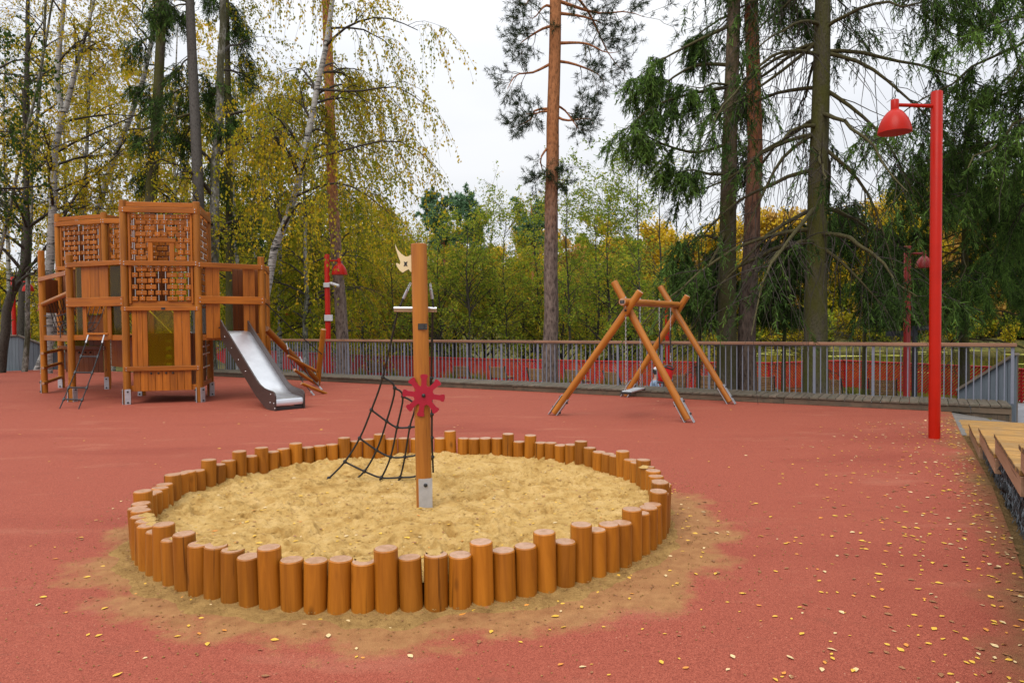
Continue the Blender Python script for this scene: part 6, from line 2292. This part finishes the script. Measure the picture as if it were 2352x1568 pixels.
# --- far bank of the pond: prototypes copied along the shore
def far_proto(name, label, group, h, mat, seed, n=5200, size=0.34, shape=1.0, bark=None, r=0.35):
    rng = np.random.default_rng(seed)
    tp = trunk_path([V3(0, 0, 0), V3(0.1, 0, h * 0.5), V3(0, 0, h)], 8)
    T = [tubes(tp[None], rad_line(8, 0.16, 0.03)[None], 6) + (None, 0)]
    l1, q1 = sprout(tp[None], rad_line(8, 0.16, 0.03)[None], 30, 0.05, 0.97, h * r, 0.85, 0.25, 0.1, 6, 0.4, 0.2, rng, 0.7)
    T.append(tubes(l1, np.maximum(q1, 0.02), 4) + (None, 0))
    l2, q2 = sprout(l1, q1, 7, 0.15, 1, h * 0.12, 0.8, 0.2, 0.2, 4, 0.5, 0.2, rng)
    pt, par = along(l2, n // len(l2) + 1, rng, 0.0, 0.22)
    ti = np.clip(0.5 + rng.normal(0, 0.2, len(l2))[par] + rng.normal(0, 0.14, len(pt)), 0, 1)
    v, q, t = leaves(pt, size, rng, 0.7, 0.1, ti)
    return tree_obj(name, label, group, (0, 0, 0), T, bark or M['bark_birch_old'], [(v, q, t, 0)], [mat])


FG = 'autumn trees on the far bank of the pond'
KINDS = [('far_birch', M['lf_gold'], 13, 'golden birch on the far bank'), ('far_tree', M['lf_pale'], 12, 'russet tree on the far bank'),
         ('far_willow', M['lf_alder'], 11, 'yellow-green tree on the far bank'), ('far_birch', M['lf_birch'], 14, 'olive-yellow birch on the far bank')]
protos = [far_proto(nm, lab, FG, h, mt, 300 + i) for i, (nm, mt, h, lab) in enumerate(KINDS)]
used = set()
rngf = np.random.default_rng(77)
for i in range(120):
    px = 780 + (i / 119) * 1800 + rngf.normal(0, 14)
    d = rngf.choice([84, 92, 102, 116])
    dd = ray(px, 740)
    # the place on the far shore at this bearing
    t = d / (dd @ DN) if (dd @ DN) > 0.05 else 120
    p = EYE + dd * ((d + (DA - EYE) @ DN) / (dd @ DN))
    if p[1] > 190 or p[1] < 50: continue
    k = int(rngf.choice([0, 1, 2, 3], p=[0.46, 0.2, 0.16, 0.18]))
    sc_ = rngf.uniform(0.75, 1.25) * (0.8 + p[1] / 300)
    zt = 1.0 if px > 1500 else 0.9
    z = float(ground_h(np.array([p[0]]), np.array([p[1]]))[0]) - 0.1
    loc = (p[0], p[1], z)
    size = 'tall ' if sc_ > 1.12 else ('' if sc_ > 0.92 else 'low ')
    far = ' by the water' if d < 90 else (' set back' if d > 99 else '')
    lab = size + KINDS[k][3] + far + ', ' + landmark(px)
    if k not in used:
        used.add(k)
        o = protos[k]
        o['label'] = lab
        o.location = loc
        o.scale = (sc_, sc_, sc_ * zt)
    else:
        copy_tree(protos[k], loc, rngf.uniform(0, 6.28), lab, scale=(sc_, sc_, sc_ * zt))
# low bushes along the far waterline
shrub = far_proto('shore_bush', 'low olive bush on the far waterline of the pond', 'bushes on the far waterline', 3.0, M['lf_birch'], 330, n=1500, size=0.26, r=0.6, bark=M['bark_dark'])
shrub2 = far_proto('shore_bush', 'low green bush on the far waterline of the pond', 'bushes on the far waterline', 2.6, M['lf_alder'], 331, n=1500, size=0.26, r=0.7, bark=M['bark_dark'])
f0 = [True, True]
for i in range(70):
    px = 850 + i / 69 * 1700 + rngf.normal(0, 10)
    dd = ray(px, 740)
    d = rngf.uniform(77, 84)
    p = EYE + dd * ((d + (DA - EYE) @ DN) / (dd @ DN))
    if p[1] > 190 or p[1] < 40: continue
    z = float(ground_h(np.array([p[0]]), np.array([p[1]]))[0]) - 0.1
    sc_ = rngf.uniform(0.6, 1.3)
    k = i % 2
    o = (shrub, shrub2)[k]
    lab = ('broad ' if sc_ > 0.95 else 'small ') + ('olive' if k == 0 else 'green') + ' bush on the far waterline, ' + landmark(px)
    if f0[k]:
        f0[k] = False
        o.location = (p[0], p[1], z); o.scale = (sc_,) * 3; o['label'] = lab
    else: copy_tree(o, (p[0], p[1], z), rngf.uniform(0, 6.28), lab, scale=(sc_,) * 3)
# backdrop wood behind the left-hand trees
shr = [far_proto('wood_tree', 'dense green-yellow tree in the wood behind the play tower', 'wood behind the play tower', 13, M['lf_green_birch'], 340, n=5200, size=0.3), far_proto('wood_tree', 'yellow tree in the wood behind the play tower', 'wood behind the play tower', 14, M['lf_birch'], 341, n=5200, size=0.3)]
f0 = [True, True]
for i in range(44):
    px = -120 + i / 43 * 1000 + rngf.normal(0, 12)
    Y = rngf.uniform(46, 76)
    p = P(px, 740, Y)
    k = 1 if rngf.random() < 0.45 else 0
    sc_ = rngf.uniform(0.55, 0.95) * (0.7 if px < 430 else 1)
    lab = ('tall ' if sc_ > 0.62 else 'low ') + ('yellow' if k else 'green-yellow') + ' tree in the wood, ' + ('near ' if Y < 60 else 'deep ') + ('at the left edge' if px < 100 else 'behind the left-hand tower' if px < 270 else 'behind the window tower' if px < 480 else 'behind the slide platform' if px < 620 else 'between slide and camera lamp' if px < 750 else 'right of the camera lamp')
    if f0[k]:
        f0[k] = False
        shr[k]['label'] = lab
        shr[k].location = (p[0], p[1], -1.15); shr[k].scale = (sc_,) * 3
    else: copy_tree(shr[k], (p[0], p[1], -1.15), rngf.uniform(0, 6.28), lab, scale=(sc_,) * 3)
# far pines standing above the autumn trees
for (px, yt, Y, wpx, lab) in ((1018, 436, 92, 40, 'tall dark pine on the far bank, left of the pair'), (1082, 440, 96, 34, 'dark pine on the far bank, right of the pair'), (1222, 452, 100, 40, 'dark pine on the far bank just left of the lone pine')):
    zt = zpix(yt, Y)
    x = P(px, 740, Y)[0]
    w_ = wpx * Y / FPX
    rr2 = np.random.default_rng(px)
    cl2 = []
    for k in range(15):
        z = zt - 1.0 - 5.5 * k / 14 * 1.1
        a = rr2.uniform(0, 6.28)
        rad = w_ * (0.35 + 0.65 * math.sin(math.pi * min(1, (k + 1.2) / 10)))
        cl2.append((V3(x, Y, z - 0.8), V3(x + rad * math.cos(a), Y + rad * math.sin(a), z), 1.9))
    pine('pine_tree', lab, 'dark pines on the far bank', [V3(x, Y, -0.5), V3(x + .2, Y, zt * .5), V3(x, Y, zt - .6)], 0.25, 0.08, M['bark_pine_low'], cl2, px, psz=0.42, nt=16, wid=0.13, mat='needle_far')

# --- grass and young plants by the benches
for i, (px, Y) in enumerate(((830, 31), (905, 30), (1035, 28.5), (1100, 28), (1290, 25.5), (1385, 24), (1462, 23.2), (1690, 21.3), (1965, 20), (740, 29))):
    rng = np.random.default_rng(500 + i)
    p = P(px, 800, Y)
    n = 130
    base = V3(p[0], p[1], Z_TERR)
    a = rng.uniform(0, 6.28, n)
    l = rng.uniform(0.35, 1.0, n)
    sp_ = rng.uniform(0.05, 0.45, n)
    s = np.linspace(0, 1, 5)[None, :, None]
    d = np.stack([np.cos(a), np.sin(a), 0 * a], 1)[:, None, :]
    q = base + rng.normal(0, 0.12, (n, 1, 3)) * [1, 1, 0] + V3(0, 0, 1) * s * l[:, None, None] + d * (s ** 2) * (sp_ * l)[:, None, None]
    q[:, :, 2] -= (s[:, :, 0] ** 3) * (sp_ * l)[:, None] * 0.5
    v, f = tubes(q, np.repeat(np.array([[.010, .010, .008, .006, .002]]), n, 0), 3)
    t = thing('grass_clump', base, ['tall grass clump by the leftmost terrace bench', 'grass clump just left of the mast beyond the railing', 'grass clump beside the tan bench right of the mast', 'grass clump between the tan and the dark bench', 'grass clump right of the lone pine foot',
                                    'grass clump left of the swing frame foot', 'grass clump behind the flat swing', 'grass clump at the foot of the twin trunks', 'small grass clump right of the mossy spruce foot', 'grass clump at the foot of the slim pine'][i], 'grass clump', 'grass clumps on the terrace')
    link('blade_tuft', qmesh('blade_tuft', v - base, f, M['grass'], np.repeat(rng.random(n), 15)), Matrix.Translation(Vector(base)), t)

# ------------------------------------------------------------------ fallen leaves
def leaf_mesh(k, mat):
    rng = np.random.default_rng(600 + k)
    prof = [(0.0, 0.02), (0.18, 0.19), (0.42, 0.29), (0.7, 0.19), (1.0, 0.01)]
    vs, fs = [], []
    curl = rng.uniform(-0.25, 0.55)
    tw_ = rng.uniform(-0.3, 0.3)
    for x, w_ in prof:
        z = 0.05 + curl * 0.5 * (x - 0.5) ** 2
        for y in (-w_, 0, w_):
            vs.append((x - 0.5, y, z + (0.16 if y else 0.0) * abs(y) + tw_ * y * (x - .3) * 0.5))
    for i in range(4):
        for j in range(2):
            fs.append((i * 3 + j, i * 3 + j + 1, i * 3 + j + 4, i * 3 + j + 3))
    zmin = min(v[2] for v in vs)
    vs = [(x, y, z - zmin + 0.02) for x, y, z in vs]
    return MB().add(vs, fs).mesh('fallen_leaf', mat, 60)


LM = [[leaf_mesh(j, m) for j in range(4)] for m in LITTER]
CAND = []
rl_ = np.random.default_rng(9)
e0, e1 = EDGE[1], EDGE[4]
ed = nrm((e1 - e0) * V3(1, 1, 0))
while len(CAND) < 2200:
    zone = rl_.random()
    if zone < 0.52:      # right-hand side, drifting against the terrace
        q = e0 + ed * rl_.uniform(-2.0, 9.5) + V3(-1, -0.3, 0) * abs(rl_.normal(0, 1.4 if rl_.random() < 0.7 else 0.3))
    elif zone < 0.72:    # in the sand
        r, a = SBR * math.sqrt(rl_.random()) * 0.94, rl_.uniform(0, 6.28)
        q = V3(SBX + r * math.cos(a), SBY + r * math.sin(a), 0)
    elif zone < 0.80:    # round the ring
        r, a = SBR + 0.12 + abs(rl_.normal(0, 0.3)), rl_.uniform(0, 6.28)
        q = V3(SBX + r * math.cos(a), SBY + r * math.sin(a), 0)
    else:
        q = V3(rl_.uniform(-12, 8), rl_.uniform(2.2, 20), 0)
    x, y = q[0], q[1]
    if (x - e0[0]) * ed[1] - (y - e0[1]) * ed[0] > -0.0 and False: continue
    px, py = proj((x, y, 0))
    if py < 850 or py > 1640 or px < -60 or px > 2420: continue
    if ddist(x, y) > -0.05: continue
    side = (x - e0[0]) * -ed[1] + (y - e0[1]) * ed[0]
    if side > 0.15 and (x > e0[0] - 2): continue
    rr = math.hypot(x - SBX, y - SBY)
    if abs(rr - SBR) < 0.09: continue
    insand = rr < SBR
    z = float(sand_h(np.array([x]), np.array([y]))[0]) + 0.003 if insand else (0.03 if rr < SBR + 0.28 else 0.004)
    near = math.hypot(x, y)
    CAND.append((near, x, y, z, insand, rr))
CAND.sort()


def zone_of(x, y):
    px, py = proj((x, y, 0))
    row = 'at the bottom edge' if py > 1440 else 'in the foreground' if py > 1200 else 'in the middle distance' if py > 1020 else 'near the railing'
    col = 'far left' if px < 300 else 'left of the mast' if px < 960 else 'right of the mast' if px < 1560 else 'towards the tall lamp' if px < 2000 else 'beside the timber terrace'
    return row + ', ' + col


far_mb = MB()
NMC = ['yellow', 'pale tan', 'brown', 'orange']
for i, (near, x, y, z, insand, rr) in enumerate(CAND):
    k = int(rl_.choice(4, p=[0.40, 0.17, 0.32, 0.11]))
    s = rl_.uniform(0.018, 0.036) if rl_.random() < 0.6 else rl_.uniform(0.03, 0.05)
    me = LM[k][int(rl_.integers(4))]
    Mx = Matrix.Translation((x, y, z)) @ Matrix.Rotation(rl_.uniform(0, 6.28), 4, 'Z') @ Matrix.Rotation(rl_.normal(0, 0.12), 4, 'X') @ Matrix.Scale(s, 4)
    if i < 300:
        o = link('fallen_leaf', me, Mx)
        where = 'lying on the sand inside the log ring' if insand else ('lying on the spilled sand outside the log ring' if rr < SBR + 0.45 else ('on the red rubber ' + zone_of(x, y)))
        tag(o, f'{NMC[k]} fallen leaf {where}', 'leaf', f'{NMC[k]} fallen leaves {where}')
    else:
        b = len(far_mb.v)
        far_mb.v += [tuple(Mx @ v.co) for v in me.vertices]
        far_mb.f += [tuple(b + q for q in p.vertices) for p in me.polygons]
        far_mb.m += [k] * len(me.polygons)
tag(link('leaf_litter', far_mb.mesh('leaf_litter', LITTER, 60)), kind='stuff')

# ------------------------------------------------------------------ crumbs of sand and dark bits of bark and needles
def crumbs(name, n, rmin, rmax, smin, smax, mat, flat=1.0, seed=1, long=1.0):
    rg = np.random.default_rng(seed)
    r = rmin + (rmax - rmin) * (rg.random(n) ** (1.0 if rmin < 1 else 2.2))
    a = rg.uniform(0, 6.283, n)
    if rmin < 1: r = rmax * np.sqrt(rg.random(n))
    x, y = SBX + r * np.cos(a), SBY + r * np.sin(a)
    z = np.where(r < SBR - 0.05, sand_h(x, y), 0.004 + 0.03 * np.clip(1 - (r - 2.1) / 0.18, 0, 1))
    s = rg.uniform(smin, smax, n)
    o = np.array([[1, 0, 0], [0, 1, 0], [-1, 0, 0], [0, -1, 0], [0, 0, 1], [0, 0, -1]], float)
    th = rg.uniform(0, 6.283, n)
    v = o[None] * np.stack([s * long, s * rg.uniform(.5, 1, n), s * flat], 1)[:, None, :] * rg.uniform(.7, 1.2, (n, 6, 1))
    v = np.stack([v[..., 0] * np.cos(th)[:, None] - v[..., 1] * np.sin(th)[:, None], v[..., 0] * np.sin(th)[:, None] + v[..., 1] * np.cos(th)[:, None], v[..., 2]], -1)
    v += np.stack([x, y, z + s * flat * 0.4], 1)[:, None, :]
    me = bpy.data.meshes.new(name)
    f = [(0, 1, 4), (1, 2, 4), (2, 3, 4), (3, 0, 4), (1, 0, 5), (2, 1, 5), (3, 2, 5), (0, 3, 5)]
    b = (np.arange(n) * 6)[:, None, None]
    me.from_pydata(v.reshape(-1, 3).tolist(), [], (np.array(f)[None] + b).reshape(-1, 3).tolist())
    me.materials.append(mat)
    tag(link(name, me), kind='stuff')


crumbs('sand_crumbs', 2600, 0.0, 1.97, 0.004, 0.013, M['sand'], 0.6, 1)
crumbs('spilled_crumbs', 2600, 2.13, 3.0, 0.0025, 0.008, M['soil_sand'], 0.6, 2)
crumbs('bark_bits', 800, 0.0, 1.97, 0.003, 0.008, LITTER[2], 0.35, 3, 2.2)
crumbs('bark_bits', 700, 2.13, 3.3, 0.003, 0.007, LITTER[2], 0.35, 4, 2.2)
